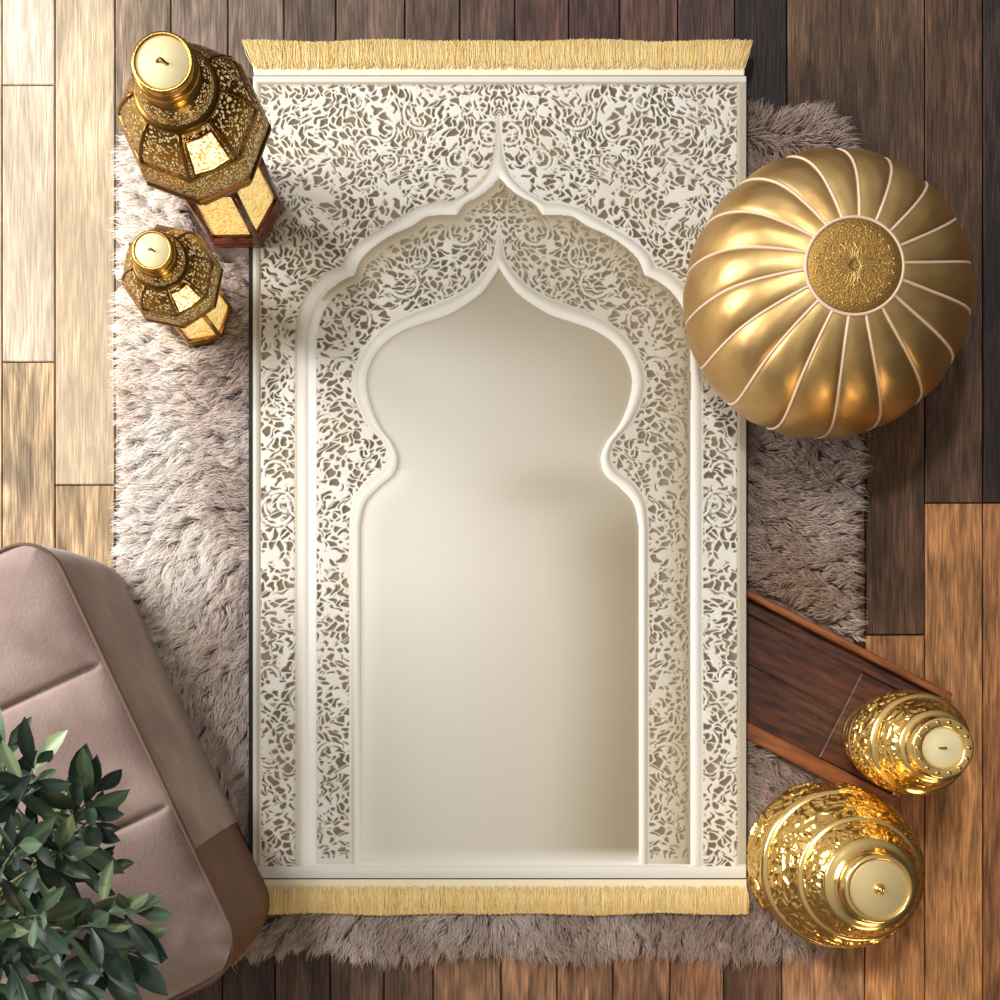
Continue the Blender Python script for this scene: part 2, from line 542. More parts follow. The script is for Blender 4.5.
def lattice(x, y, cell=9.0, seed=1, solid=0.12, stretch=1.7, thr=0.8):
    """pierced scrollwork: > 0 inside an opening (units of px), < 0 on the web"""
    r = np.random.RandomState(seed)
    wx = x + 4.0 * waves(x, y, 0.07, seed=seed + 1) + 1.5 * waves(x, y, 0.4, seed=seed + 5)
    wy = y + 4.0 * waves(x, y, 0.07, seed=seed + 2) + 1.5 * waves(x, y, 0.4, seed=seed + 6)
    ox, oy = wx.min() - 4 * cell, wy.min() - 4 * cell
    gx = (wx - ox) / cell; gy = (wy - oy) / cell
    nx = int(gx.max()) + 6; ny = int(gy.max()) + 6
    jx = r.uniform(0.05, 0.95, (ny, nx)); jy = r.uniform(0.05, 0.95, (ny, nx))
    cxw, cyw = np.meshgrid(np.arange(nx) * cell + ox, np.arange(ny) * cell + oy)
    th = 1.6 * waves(cxw, cyw, 0.045, seed=seed + 3) + r.normal(0, 0.45, (ny, nx))
    st = r.uniform(1.0, stretch, (ny, nx))
    sol = r.uniform(0, 1, (ny, nx)) < solid
    ix = gx.astype(int); iy = gy.astype(int)
    F1 = np.full(x.shape, 1e9); F2 = np.full(x.shape, 1e9); own = np.zeros(x.shape, bool)
    for dj in (-2, -1, 0, 1, 2):
        for di in (-2, -1, 0, 1, 2):
            a = np.clip(ix + di, 0, nx - 1); b = np.clip(iy + dj, 0, ny - 1)
            dx = gx - (a + jx[b, a]); dy = gy - (b + jy[b, a])
            t = th[b, a]; s = st[b, a]
            c_, s_ = np.cos(t), np.sin(t)
            u = (dx * c_ + dy * s_) / s; v = (-dx * s_ + dy * c_) * s
            d = np.sqrt(u * u + v * v)
            new = d < F1
            F2 = np.where(new, F1, np.minimum(F2, d))
            own = np.where(new, sol[b, a], own)
            F1 = np.where(new, d, F1)
    e = (F2 - F1) * cell * 0.5
    e = np.where(own, -2.0, e - thr)
    return e


def pip(x, y, poly):
    inside = np.zeros(x.shape, bool)
    n = len(poly)
    for i in range(n):
        x0, y0 = poly[i]; x1, y1 = poly[(i + 1) % n]
        if y0 == y1: continue
        c = ((y0 > y) != (y1 > y)) & (x < (x1 - x0) * (y - y0) / (y1 - y0) + x0)
        inside ^= c
    return inside


def pdist(x, y, line):
    d = np.full(x.shape, 1e9)
    for i in range(len(line) - 1):
        x0, y0 = line[i]; x1, y1 = line[i + 1]
        dx, dy = x1 - x0, y1 - y0
        t = np.clip(((x - x0) * dx + (y - y0) * dy) / (dx * dx + dy * dy + 1e-9), 0, 1)
        d = np.minimum(d, (x - x0 - t * dx) ** 2 + (y - y0 - t * dy) ** 2)
    return np.sqrt(d)


def smoothline(pts, k=5):
    """Catmull-Rom through the points"""
    out = []
    n = len(pts)
    for i in range(n - 1):
        p0 = pts[max(i - 1, 0)]; p1 = pts[i]; p2 = pts[i + 1]; p3 = pts[min(i + 2, n - 1)]
        for j in range(k):
            t = j / k
            q = []
            for c in (0, 1):
                q.append(0.5 * (2 * p1[c] + (p2[c] - p0[c]) * t + (2 * p0[c] - 5 * p1[c] + 4 * p2[c] - p3[c]) * t * t +
                                (-p0[c] + 3 * p1[c] - 3 * p2[c] + p3[c]) * t ** 3))
            out.append(tuple(q))
    out.append(pts[-1])
    return out


def sm(a, b, x):
    t = np.clip((x - a) / (b - a), 0, 1)
    return t * t * (3 - 2 * t)


# ------------------------------------------------------------------ prayer rug
# a woven rug with a printed picture of a carved arch; the print's own tones are flat colour on the cloth,
# the pile is sheared a millimetre or so lower in the openings of the lattice
MX = 499.5
ZR = 0.030          # underside of the rug, lying on the fur and on the tray
ZT = 0.0365         # its face


def build_rug():
    root = thing('prayer_rug', 'cream prayer rug patterned with a pale latticed arch niche, yellow fringes at both ends', 'rug',
                 P(MX, 478, 0.0) + Vector((0, 0, ZR)))
    x0, x1, y0, y1 = 253.0, 746.0, 76.5, 878.0
    res = 1.5
    nx = int((x1 - x0) * res) + 1; ny = int((y1 - y0) * res) + 1
    xs = np.linspace(x0, x1, nx); ys = np.linspace(y0, y1, ny)
    X, Y = np.meshgrid(xs, ys)
    U = np.abs(X - MX)
    # niche edge (inner), half outline: distance from the middle line
    n_in = [(0, 268), (7, 279), (16, 291), (28, 301), (51, 315), (75, 323), (94, 330), (113, 342), (126, 358), (132.5, 379), (129.5, 402),
            (119.5, 426), (107, 443), (101.5, 459), (106, 475), (121, 488), (134, 503), (138.5, 522), (139.5, 545), (139.5, 700), (139.5, 862)]
    n_out = [(0, 228), (3, 250), (7, 263), (21, 281), (41, 295), (64, 305), (98, 318), (124, 336), (139, 358), (145, 381), (141, 402),
             (129.5, 425), (115, 441), (110, 457), (117, 471), (134, 484), (145, 502), (147.5, 522), (148, 545), (148, 700), (148, 866)]
    o_a = [(0, 178), (12, 190), (22, 197), (35, 204), (43, 215)]
    o_b = [(43, 215), (60, 215), (74, 217), (88, 226), (108, 235), (126, 247), (139, 260), (145, 275)]
    o_c = [(145, 275), (158, 281), (172, 292), (183, 308), (189, 328), (191, 352), (191, 500), (191, 864)]
    p_a = [(0, 118), (1.5, 136), (3.5, 155), (12, 177), (30, 194), (46, 203)]
    p_b = [(46, 203), (62, 204), (82, 210), (108, 225), (134, 241), (149, 254), (155, 267)]
    p_c = [(155, 267), (170, 273), (186, 288), (197, 308), (201, 330), (202, 352), (202, 500), (202, 866)]
    n_in = smoothline(n_in); n_out = smoothline(n_out)
    o_in = smoothline(o_a) + smoothline(o_b) + smoothline(o_c)
    o_out = smoothline(p_a) + smoothline(p_b) + smoothline(p_c)

    def close(l): return [(-5, l[0][1])] + l + [(-5, l[-1][1])]
    h = X >= MX - 0.01
    inN = pip(U, Y, close(n_in)); inNo = pip(U, Y, close(n_out)) & (Y < 864)
    inO = pip(U, Y, close(o_in)) & (Y < 866); inOo = pip(U, Y, close(o_out)) & (Y < 866)
    dN = pdist(U, Y, n_in); dNo = pdist(U, Y, n_out); dO = pdist(U, Y, o_in); dOo = pdist(U, Y, o_out)
    right = X > MX
    de = np.minimum(np.minimum(X - x0, x1 - X), np.minimum(Y - y0, y1 - Y))
    frame = (de < 7.0) | (Y > 866)
    reg = np.full(X.shape, 1)                    # 1 outer lattice
    reg[inOo] = 2                                # 2 outer moulding
    reg[inO] = 3                                 # 3 inner lattice band
    reg[inNo] = 4                                # 4 inner moulding
    reg[inN & (Y < 862)] = 5                     # 5 niche
    reg[frame] = 0
    # scrollwork
    L = lattice(U + 37, Y, 7.3, 21, 0.11, 2.1, 0.82)
    sr = np.random.RandomState(3)
    for _ in range(60):                          # round scrolls worked into the lattice
        cx, cy = sr.uniform(5, 250), sr.uniform(82, 860)
        R = sr.uniform(7, 17)
        dx, dy = U - cx, Y - cy
        rr = np.hypot(dx, dy); an = np.arctan2(dy, dx)
        a0 = sr.uniform(-PI, PI); sw = sr.uniform(0.15, 0.35) * sr.choice([-1, 1])
        spiral = rr - R * (1 + sw * ((an - a0 + PI) % (2 * PI) - PI) / PI)
        near = (rr < R * 1.5) & (np.abs((an - a0 + PI) % (2 * PI) - PI) < sr.uniform(1.2, 2.5))
        b = np.abs(spiral)
        L = np.where(near & (b < 1.25), -1.5, L)
        L = np.where(near & (b > 1.6) & (b < 3.2) & (L > -1.6), np.maximum(L, 0.5 - np.abs(b - 2.4) * 0.6 + 0.25 * np.sin(an * 5 + a0)), L)
    # keep a plain margin beside mouldings and frame
    mar = np.where(reg == 1, np.minimum(np.minimum(dOo - 2.0, de - 8.0), 200), np.minimum(dNo - 2.0, dO - 1.5))
    L = np.minimum(L, mar * 0.9)
    L = np.where((reg == 3) & (Y > 858), -1.5, L)
    L = np.where((reg == 3) & (X < MX), np.minimum(L, (dO - 8.5) * 0.9), L)
    hole = sm(-0.25, 0.75, L)
    cream = np.array([231, 226, 216.]); holec = np.array([112, 100, 78.])
    wht = np.array([243, 240, 230.]); tan = np.array([172, 159, 133.])
    ones = np.ones(X.shape)
    rgb = np.zeros(X.shape + (3,))

    def mixc(a, b, t):
        return a * (1 - t[..., None]) + b * t[..., None]
    tone = 0.5 + 0.5 * waves(X, Y, 0.09, seed=77).clip(-1, 1)
    webc = mixc(cream * ones[..., None], np.array([216, 209, 194.]) * ones[..., None], tone * 0.5)
    hc = mixc(holec * ones[..., None], np.array([140, 127, 101.]) * ones[..., None], tone)
    lat = mixc(webc, hc, hole)
    m = reg == 1
    rgb[m] = lat[m]
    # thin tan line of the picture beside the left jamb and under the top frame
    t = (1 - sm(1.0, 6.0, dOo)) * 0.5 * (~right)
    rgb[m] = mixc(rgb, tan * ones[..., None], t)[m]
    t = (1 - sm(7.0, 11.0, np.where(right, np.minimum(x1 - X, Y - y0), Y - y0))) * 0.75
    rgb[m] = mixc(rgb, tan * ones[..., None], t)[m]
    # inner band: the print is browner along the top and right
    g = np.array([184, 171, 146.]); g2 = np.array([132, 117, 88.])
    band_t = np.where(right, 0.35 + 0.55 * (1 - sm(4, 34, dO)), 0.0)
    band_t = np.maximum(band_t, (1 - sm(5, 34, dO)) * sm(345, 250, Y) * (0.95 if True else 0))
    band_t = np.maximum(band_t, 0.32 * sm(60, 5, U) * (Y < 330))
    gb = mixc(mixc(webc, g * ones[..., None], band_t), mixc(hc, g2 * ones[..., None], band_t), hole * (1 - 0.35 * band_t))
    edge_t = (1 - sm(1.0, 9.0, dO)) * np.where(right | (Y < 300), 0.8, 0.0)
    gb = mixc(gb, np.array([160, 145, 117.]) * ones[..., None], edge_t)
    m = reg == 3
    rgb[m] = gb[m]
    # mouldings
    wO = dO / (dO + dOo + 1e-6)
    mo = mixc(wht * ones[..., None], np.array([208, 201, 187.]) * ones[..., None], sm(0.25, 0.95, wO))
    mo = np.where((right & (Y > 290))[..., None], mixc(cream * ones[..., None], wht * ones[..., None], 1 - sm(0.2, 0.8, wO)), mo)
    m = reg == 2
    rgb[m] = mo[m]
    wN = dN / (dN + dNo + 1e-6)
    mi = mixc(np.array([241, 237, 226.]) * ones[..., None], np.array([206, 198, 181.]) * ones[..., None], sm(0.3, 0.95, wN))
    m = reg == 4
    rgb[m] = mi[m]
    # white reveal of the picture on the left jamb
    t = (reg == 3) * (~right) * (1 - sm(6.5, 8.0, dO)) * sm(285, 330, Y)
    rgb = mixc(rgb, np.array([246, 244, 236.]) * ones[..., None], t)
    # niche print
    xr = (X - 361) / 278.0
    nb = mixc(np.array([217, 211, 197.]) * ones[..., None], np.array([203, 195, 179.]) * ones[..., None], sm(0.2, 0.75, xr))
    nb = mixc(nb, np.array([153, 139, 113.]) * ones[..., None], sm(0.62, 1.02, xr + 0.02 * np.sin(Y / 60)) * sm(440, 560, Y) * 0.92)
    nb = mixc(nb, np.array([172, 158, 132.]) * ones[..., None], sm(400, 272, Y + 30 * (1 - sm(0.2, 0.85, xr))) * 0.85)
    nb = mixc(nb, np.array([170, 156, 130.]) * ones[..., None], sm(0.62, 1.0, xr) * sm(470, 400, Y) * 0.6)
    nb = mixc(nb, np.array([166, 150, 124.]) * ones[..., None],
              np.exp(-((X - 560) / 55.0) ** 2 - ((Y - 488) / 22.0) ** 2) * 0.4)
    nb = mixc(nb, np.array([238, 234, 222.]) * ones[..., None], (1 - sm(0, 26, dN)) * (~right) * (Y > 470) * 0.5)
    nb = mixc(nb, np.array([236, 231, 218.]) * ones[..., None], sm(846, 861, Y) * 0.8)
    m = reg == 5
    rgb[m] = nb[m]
    # frame
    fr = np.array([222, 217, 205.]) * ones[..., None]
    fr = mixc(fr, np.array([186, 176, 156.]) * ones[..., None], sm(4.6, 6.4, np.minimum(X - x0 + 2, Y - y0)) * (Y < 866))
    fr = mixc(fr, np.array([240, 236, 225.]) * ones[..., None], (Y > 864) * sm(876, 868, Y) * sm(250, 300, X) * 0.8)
    m = reg == 0
    rgb[m] = fr[m]
    # pile height (m)
    Z = np.full(X.shape, ZT)
    Z = np.where((reg == 1) | (reg == 3), ZT - 0.0014 * hole, Z)
    Z = np.where(reg == 2, ZT + 0.0016 * np.sin(np.clip(wO, 0, 1) * PI), Z)
    Z = np.where(reg == 4, ZT + 0.0016 * np.sin(np.clip(wN, 0, 1) * PI), Z)
    Z = np.where(reg == 5, ZT - 0.0016 + 0.0006 * (1 - sm(0, 4, dN)), Z)
    Z = np.where(reg == 0, ZT + 0.0008, Z)
    sfac = 1 - ZT / H
    WX = ((VX - 500) + (X - VX) * sfac) * S
    WY = ((500 - VY) - (Y - VY) * sfac) * S
    verts = np.stack([WX, WY, Z], -1).reshape(-1, 3)
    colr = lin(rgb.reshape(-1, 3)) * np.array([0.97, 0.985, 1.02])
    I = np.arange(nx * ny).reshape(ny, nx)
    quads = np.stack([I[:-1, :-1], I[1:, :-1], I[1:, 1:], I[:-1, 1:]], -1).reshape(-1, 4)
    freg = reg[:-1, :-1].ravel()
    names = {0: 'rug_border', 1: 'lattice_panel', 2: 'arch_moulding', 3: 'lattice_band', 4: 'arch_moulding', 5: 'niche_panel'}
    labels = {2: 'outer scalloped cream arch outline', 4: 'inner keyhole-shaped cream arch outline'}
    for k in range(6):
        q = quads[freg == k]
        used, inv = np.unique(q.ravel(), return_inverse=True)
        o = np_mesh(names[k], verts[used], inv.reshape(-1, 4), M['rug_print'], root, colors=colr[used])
        if k in labels: o['label'] = labels[k]
    # body under the face, and the black binding on the long sides
    a = P(x0 + .3, y0 + .3, ZT); b = P(x1 - .3, y1 - .3, ZT)
    MB().prism([(a.x, b.y), (b.x, b.y), (b.x, a.y), (a.x, a.y)], ZR, ZT - 0.0025).build('backing', M['rug_back'], root)
    for (xa, xb) in ((248.5, 253.2), (745.8, 747.6)):
        a = P(xa, 78, ZT); b = P(xb, 877.5, ZT)
        o = MB().prism([(a.x, b.y), (b.x, b.y), (b.x, a.y), (a.x, a.y)], ZR, ZT - 0.0004, 0.0008).build('edge_binding', M['black_edge'], root)
    for (ya, yb) in ((75.6, 76.7), (877.8, 879.0)):
        a = P(254, ya, ZT); b = P(745.5, yb, ZT)
        MB().prism([(a.x, b.y), (b.x, b.y), (b.x, a.y), (a.x, a.y)], ZR, ZT - 0.0004).build('edge_binding', M['black_edge'], root)
    # fringes
    for (yb, yt, sgn, xl, xr_, fl) in ((75.5, 40.0, -1, 254, 744.5, 11), (879.2, 914.5, 1, 254, 747, 1)):
        a = P(xl, min(yb, yb + sgn * 13), ZT); b = P(xr_, max(yb, yb + sgn * 13), ZT)
        MB().prism([(a.x, b.y), (b.x, b.y), (b.x, a.y), (a.x, a.y)], ZR, ZT - 0.001, 0.001).build('fringe_heading', M['fringe_head'], root)
        N = 6500
        fx = rng.uniform(0, 1, N)
        V = []; Q = []; CO = []
        nseg = 5
        for i in range(N):
            t0 = fx[i]
            xb_ = xl + t0 * (xr_ - xl)
            side = (t0 - 0.5) * 2
            flare = (fl * (abs(side) ** 14) * (1 if side > 0 else -1)) * (0.75 if side > 0 else 1.0)
            start = yb + sgn * rng.uniform(6, 16)
            end = yt + rng.normal(0, 0.7) + sgn * (-1.0 + 1.3 * math.sin(xb_ * 0.045) * math.sin(xb_ * 0.011 + 1))
            amp = rng.uniform(-2.6, 2.6)
            wdt = rng.uniform(0.25, 0.45) * S
            base = np.array([255, 230, 170.]) * rng.uniform(0.9, 1.02)
            if rng.uniform() < 0.3: base = np.array([250, 212, 134.]) * rng.uniform(0.9, 1.05)
            zz = ZT + rng.uniform(-0.003, 0.002)
            cb = lin(np.clip(base, 0, 255)); n = len(V)
            for s in range(nseg):
                t = s / (nseg - 1)
                px = xb_ + flare * t + amp * math.sin(t * PI * rng.uniform(0.8, 1.3)) + 0.3 * rng.normal()
                py = start + (end - start) * t
                z = zz + 0.0015 * math.sin(t * PI) - 0.004 * t * t
                p = P(px, py, z)
                hw = wdt * (1 - 0.4 * t)
                V += [(p.x - hw, p.y, z - 0.0006), (p.x, p.y, z), (p.x + hw, p.y, z - 0.0006)]
                CO += [cb * 0.93, cb, cb * 0.93]
                if s:
                    k = n + s * 3
                    Q += [(k - 3, k - 2, k + 1, k), (k - 2, k - 1, k + 2, k + 1)]
        o = np_mesh('fringe', np.array(V), np.array(Q), M['fringe_mat'], root, colors=np.array(CO))
        o['kind'] = 'stuff'
        # matted yarn under the loose ends
        n_ = 120
        pl = []
        for i in range(n_ + 1):
            xx = xl - (fl * 0.45) + (xr_ - xl + fl * 0.8) * i / n_
            pl.append(P(xx, yt - sgn * (2.2 + 0.8 * math.sin(i * 1.7)), ZT))
        q = [P(xr_, yb, ZT), P(xl, yb, ZT)] if True else []
        poly = [(p.x, p.y) for p in pl + q]
        if sgn < 0: poly = poly[::-1]
        MB().prism(poly, ZR + 0.0005, ZT - 0.0032).build('fringe_underlay', M['fringe_head'], root)
    return root


build_rug()

# ------------------------------------------------------------------ places of the things standing on the floor (photo px at their base)
POUF_C = P(799, 325, 0.0)
L1_C, L1_Z = P(242, 217, 0.0), 0.038
L2_C, L2_Z = P(813, 853, 0.0), 0.010
L3_C = P(872, 736, 0.0)
L4_C, L4_Z = P(204, 318, 0.0), 0.012
OT_H = 0.33
OU = Vector((0.425, -0.905)).normalized(); OV = Vector((OU.y, -OU.x))      # along the length / to the far side
OT_E0 = P(42, 532, OT_H); OT_E1 = P(243, 966, OT_H)
OT_LEN = (OT_E1 - OT_E0).length
OT_W = 0.62
# ------------------------------------------------------------------ fur rug
FX0, FX1, FY0, FY1 = 129, 849, 118, 948
TRAY_A = P(700, 640, 0.03)
tdir = Vector((math.cos(math.radians(27.0)), -math.sin(math.radians(27.0))))
tnor = Vector((-tdir.y, tdir.x))             # towards the upper rim


def build_fur():
    root = thing('fur_rug', 'shaggy long-haired taupe fur rug spread on the boards under the cream prayer rug', 'rug', P(MX, 540, 0))
    # hide: wavy rounded rectangle
    poly = []
    cr_ = 48
    def corner(cx, cy, a0):
        for i in range(9):
            a = a0 + i / 8 * PI / 2
            poly.append((cx + cr_ * math.cos(a), cy - cr_ * math.sin(a)))
    corner(FX1 - cr_, FY0 + cr_, 0)
    for i in range(1, 12): poly.append((FX1 - cr_ - (FX1 - FX0 - 2 * cr_) * i / 12, FY0 + 3 * math.sin(i * 1.9)))
    corner(FX0 + cr_, FY0 + cr_, PI / 2)
    for i in range(1, 14): poly.append((FX0 + 3 * math.sin(i * 1.3), FY0 + cr_ + (FY1 - FY0 - 2 * cr_) * i / 14))
    corner(FX0 + cr_, FY1 - cr_, PI)
    for i in range(1, 16): poly.append((FX0 + cr_ + (FX1 - FX0 - 2 * cr_) * i / 16, FY1 + 5 * math.sin(i * 1.4)))
    corner(FX1 - cr_, FY1 - cr_, 1.5 * PI)
    for i in range(1, 14): poly.append((FX1 + 4 * math.sin(i * 1.7), FY1 - cr_ - (FY1 - FY0 - 2 * cr_) * i / 14))
    wp = [P(x, y, 0) for x, y in poly]
    MB().prism([(p.x, p.y) for p in wp], 0.0, 0.008).build('hide', M['hide'], root)
    N = 330000
    x = rng.uniform(FX0 - 6, FX1 + 6, N); y = rng.uniform(FY0 - 6, FY1 + 6, N)
    ok = pip(x, y, poly)
    ok &= ~((x > 266) & (x < 733) & (y > 60) & (y < 900))
    # keep clear what stands on it
    wx = (x - 500) * S; wy = (500 - y) * S
    for c, r in ((POUF_C, 0.135), (L2_C, 0.088), (L4_C, 0.046), (L1_C, 0.07)):
        ok &= np.hypot(wx - c.x, wy - c.y) > r
    du = (wx - TRAY_A.x) * tdir.x + (wy - TRAY_A.y) * tdir.y
    dv = (wx - TRAY_A.x) * tnor.x + (wy - TRAY_A.y) * tnor.y
    ok &= ~((du > -0.08) & (dv < TR_HI + 0.006) & (dv > TR_LO - 0.006))
    ou = (wx - OT_E0.x) * OU.x + (wy - OT_E0.y) * OU.y
    ov = (wx - OT_E0.x) * OV.x + (wy - OT_E0.y) * OV.y
    ok &= ~((ou > 0.0) & (ou < OT_LEN) & (ov > 0.004))
    # the pouf and ottoman hide most of their middle
    x = x[ok]; y = y[ok]
    n = len(x)
    # combing direction field + clumps
    th = 0.7 * waves(x, y, 0.012, seed=91) + 0.55 * waves(x, y, 0.035, seed=92) + PI * 0.82 * sm(620, 420, x) + PI * 0.25 * sm(420, 620, x)
    lean = np.stack([np.cos(th), np.sin(th)], -1)       # px space (y down)
    # outward at the border
    bx = -(1 - sm(FX0, FX0 + 45, x)) + (1 - sm(FX1, FX1 - 45, x))
    by = -(1 - sm(FY0, FY0 + 40, y)) + (1 - sm(FY1, FY1 - 55, y))
    lean += np.stack([bx, by], -1) * 2.2
    lean /= np.linalg.norm(lean, axis=1)[:, None] + 1e-6
    # clumping
    cc = 9.0
    jr = np.random.RandomState(4)
    gx, gy = (x + 40) / cc, (y + 40) / cc
    jx = jr.uniform(0, 1, (120, 120)); jy = jr.uniform(0, 1, (120, 120)); tone = jr.uniform(0.55, 1.1, (120, 120))
    ca = jr.uniform(-1.0, 1.0, (120, 120))
    best = np.full(n, 1e9); tx = np.zeros(n); ty = np.zeros(n); tn = np.ones(n); cang = np.zeros(n)
    ix = gx.astype(int); iy = gy.astype(int)
    for dj in (-1, 0, 1):
        for di in (-1, 0, 1):
            a = np.clip(ix + di, 0, 119); b = np.clip(iy + dj, 0, 119)
            qx = a + jx[b, a]; qy = b + jy[b, a]
            d = (gx - qx) ** 2 + (gy - qy) ** 2
            nw = d < best
            best = np.where(nw, d, best); tx = np.where(nw, qx * cc - 40, tx); ty = np.where(nw, qy * cc - 40, ty)
            tn = np.where(nw, tone[b, a], tn); cang = np.where(nw, ca[b, a], cang)
    c_, s_ = np.cos(cang * 0.6), np.sin(cang * 0.6)
    lean = np.stack([lean[:, 0] * c_ - lean[:, 1] * s_, lean[:, 0] * s_ + lean[:, 1] * c_], -1)
    Lp = rng.uniform(9, 20, n)
    root_xy = np.stack([x, y], -1)
    tip = root_xy + lean * Lp[:, None] * 0.9
    ctip = np.stack([tx, ty], -1) + lean * Lp[:, None] * 0.95
    pull = rng.uniform(0.15, 0.65, n)[:, None]
    tip = tip * (1 - pull) + ctip * pull + rng.normal(0, 1.6, (n, 2))
    ztip = rng.uniform(0.014, 0.029, n)
    curl = rng.normal(0, 2.2, n) + 2.5 * cang
    V = []; ts = [0, 0.22, 0.6, 1.0]; zf = {0: 0.0, 0.22: 0.8, 0.6: 1.0, 1.0: 0.84}
    perp = np.stack([-lean[:, 1], lean[:, 0]], -1)
    hw = rng.uniform(0.4, 0.75, n)
    big = waves(x, y, 0.02, seed=55) * 0.5 + 0.5
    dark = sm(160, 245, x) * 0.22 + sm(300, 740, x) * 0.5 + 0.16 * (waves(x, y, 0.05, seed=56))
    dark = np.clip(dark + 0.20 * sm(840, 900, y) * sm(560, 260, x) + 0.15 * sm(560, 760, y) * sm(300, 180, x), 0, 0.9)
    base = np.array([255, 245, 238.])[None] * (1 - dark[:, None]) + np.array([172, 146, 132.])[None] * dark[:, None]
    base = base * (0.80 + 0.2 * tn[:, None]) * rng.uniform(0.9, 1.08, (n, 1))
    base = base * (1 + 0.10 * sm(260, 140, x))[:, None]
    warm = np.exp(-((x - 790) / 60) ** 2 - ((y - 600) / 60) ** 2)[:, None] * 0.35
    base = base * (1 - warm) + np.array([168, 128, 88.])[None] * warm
    cols = []
    in_rug_pts = []
    for t in ts:
        p = root_xy * (1 - t) + tip * t + perp * (curl * math.sin(t * PI))[:, None]
        z = 0.007 + (ztip - 0.007) * zf[t]
        inr = (p[:, 0] > 241) & (p[:, 0] < 752) & (p[:, 1] > 36) & (p[:, 1] < 919)
        z = np.where(inr, np.minimum(z, 0.024), z)
        wxp = (p[:, 0] - 500) * S; wyp = (500 - p[:, 1]) * S
        wd = hw * (1 - 0.85 * t) * S
        pv = np.stack([perp[:, 0], -perp[:, 1]], -1)
        shade = 0.90 + 0.12 * t ** 0.6       # darker undercoat at the roots
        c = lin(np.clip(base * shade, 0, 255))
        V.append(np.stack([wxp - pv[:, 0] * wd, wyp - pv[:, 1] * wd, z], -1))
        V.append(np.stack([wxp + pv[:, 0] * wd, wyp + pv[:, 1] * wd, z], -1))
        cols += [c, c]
    V = np.stack(V, 1).reshape(-1, 3); cols = np.stack(cols, 1).reshape(-1, 3)
    b = (np.arange(n) * 8)[:, None]
    Q = np.concatenate([b + np.array([[0, 1, 3, 2]]), b + np.array([[2, 3, 5, 4]]), b + np.array([[4, 5, 7, 6]])], 0)
    o = np_mesh('pile', V, Q, M['fur_mat'], root, colors=cols)
    o['kind'] = 'stuff'
    print('fur strands', n)


# tray extents across, measured from TRAY_A along tnor
def across(px, py, z=0.03):
    p = P(px, py, z)
    return (p.x - TRAY_A.x) * tnor.x + (p.y - TRAY_A.y) * tnor.y


def along(px, py, z=0.03):
    p = P(px, py, z)
    return (p.x - TRAY_A.x) * tdir.x + (p.y - TRAY_A.y) * tdir.y


TR_HI = across(850, 641); TR_LO = across(800, 766)
build_fur()


# ------------------------------------------------------------------ wooden tray
def build_tray():
    root = thing('wooden_tray', 'long dark reddish-brown wooden tray running out from under the prayer rug', 'tray',
                 (TRAY_A.x, TRAY_A.y, 0.008))
    u0 = -0.02
    u1 = along(930, 740)

    def quad(ua, ub, va, vb, z0, z1, bev=0.0015):
        pts = []
        for (u, v) in ((ua, va), (ub, va), (ub, vb), (ua, vb)):
            pts.append((TRAY_A.x + tdir.x * u + tnor.x * v, TRAY_A.y + tdir.y * u + tnor.y * v))
        return MB().prism(pts, z0, z1, bev)

    def place(mb, name, mat):
        o = mb.build(name, mat, root)
        # grain runs along the tray: store coordinates in a frame turned with it
        me = o.data
        ang = math.radians(-27.0) - PI / 2
        from mathutils import Matrix
        o.matrix_local = Matrix.Translation(Vector((0, 0, 0))) @ Matrix.Rotation(ang, 4, 'Z')
        me.transform((Matrix.Rotation(-ang, 4, 'Z') @ Matrix.Translation(-Vector(root.location))))
        return o
    mid = across(800, 690)
    w_hi, w_lo = 0.010, 0.022
    place(quad(u0, u1, mid + 0.0008, TR_HI - w_hi, 0.008, 0.0125), 'bottom_board', M['tray_dark'])
    place(quad(u0, u1, TR_LO + w_lo, mid - 0.0008, 0.008, 0.0120), 'bottom_board', M['tray_dark'])
    place(quad(u0, u1, TR_HI - w_hi - 0.020, TR_HI - w_hi - 0.002, 0.0126, 0.017, 0.003), 'inner_batten', M['tray_dark'])
    place(quad(u0, u1, TR_HI - w_hi, TR_HI, 0.008, 0.0295, 0.002), 'side_rail', M['tray_rim'])
    place(quad(u0, u1, TR_LO, TR_LO + w_lo, 0.008, 0.0295, 0.002), 'side_rail', M['tray_rim'])
    ub = along(836, 726)
    place(quad(ub, u1 - 0.012, TR_LO + w_lo + 0.001, TR_HI - w_hi - 0.021, 0.0126, 0.0260, 0.0012), 'end_block', M['tray_dark'])
    place(quad(u1 - 0.011, u1, TR_LO + w_lo + .0005, TR_HI - w_hi - .0005, 0.0128, 0.0295, 0.002), 'end_rail', M['tray_rim'])
    return root


build_tray()


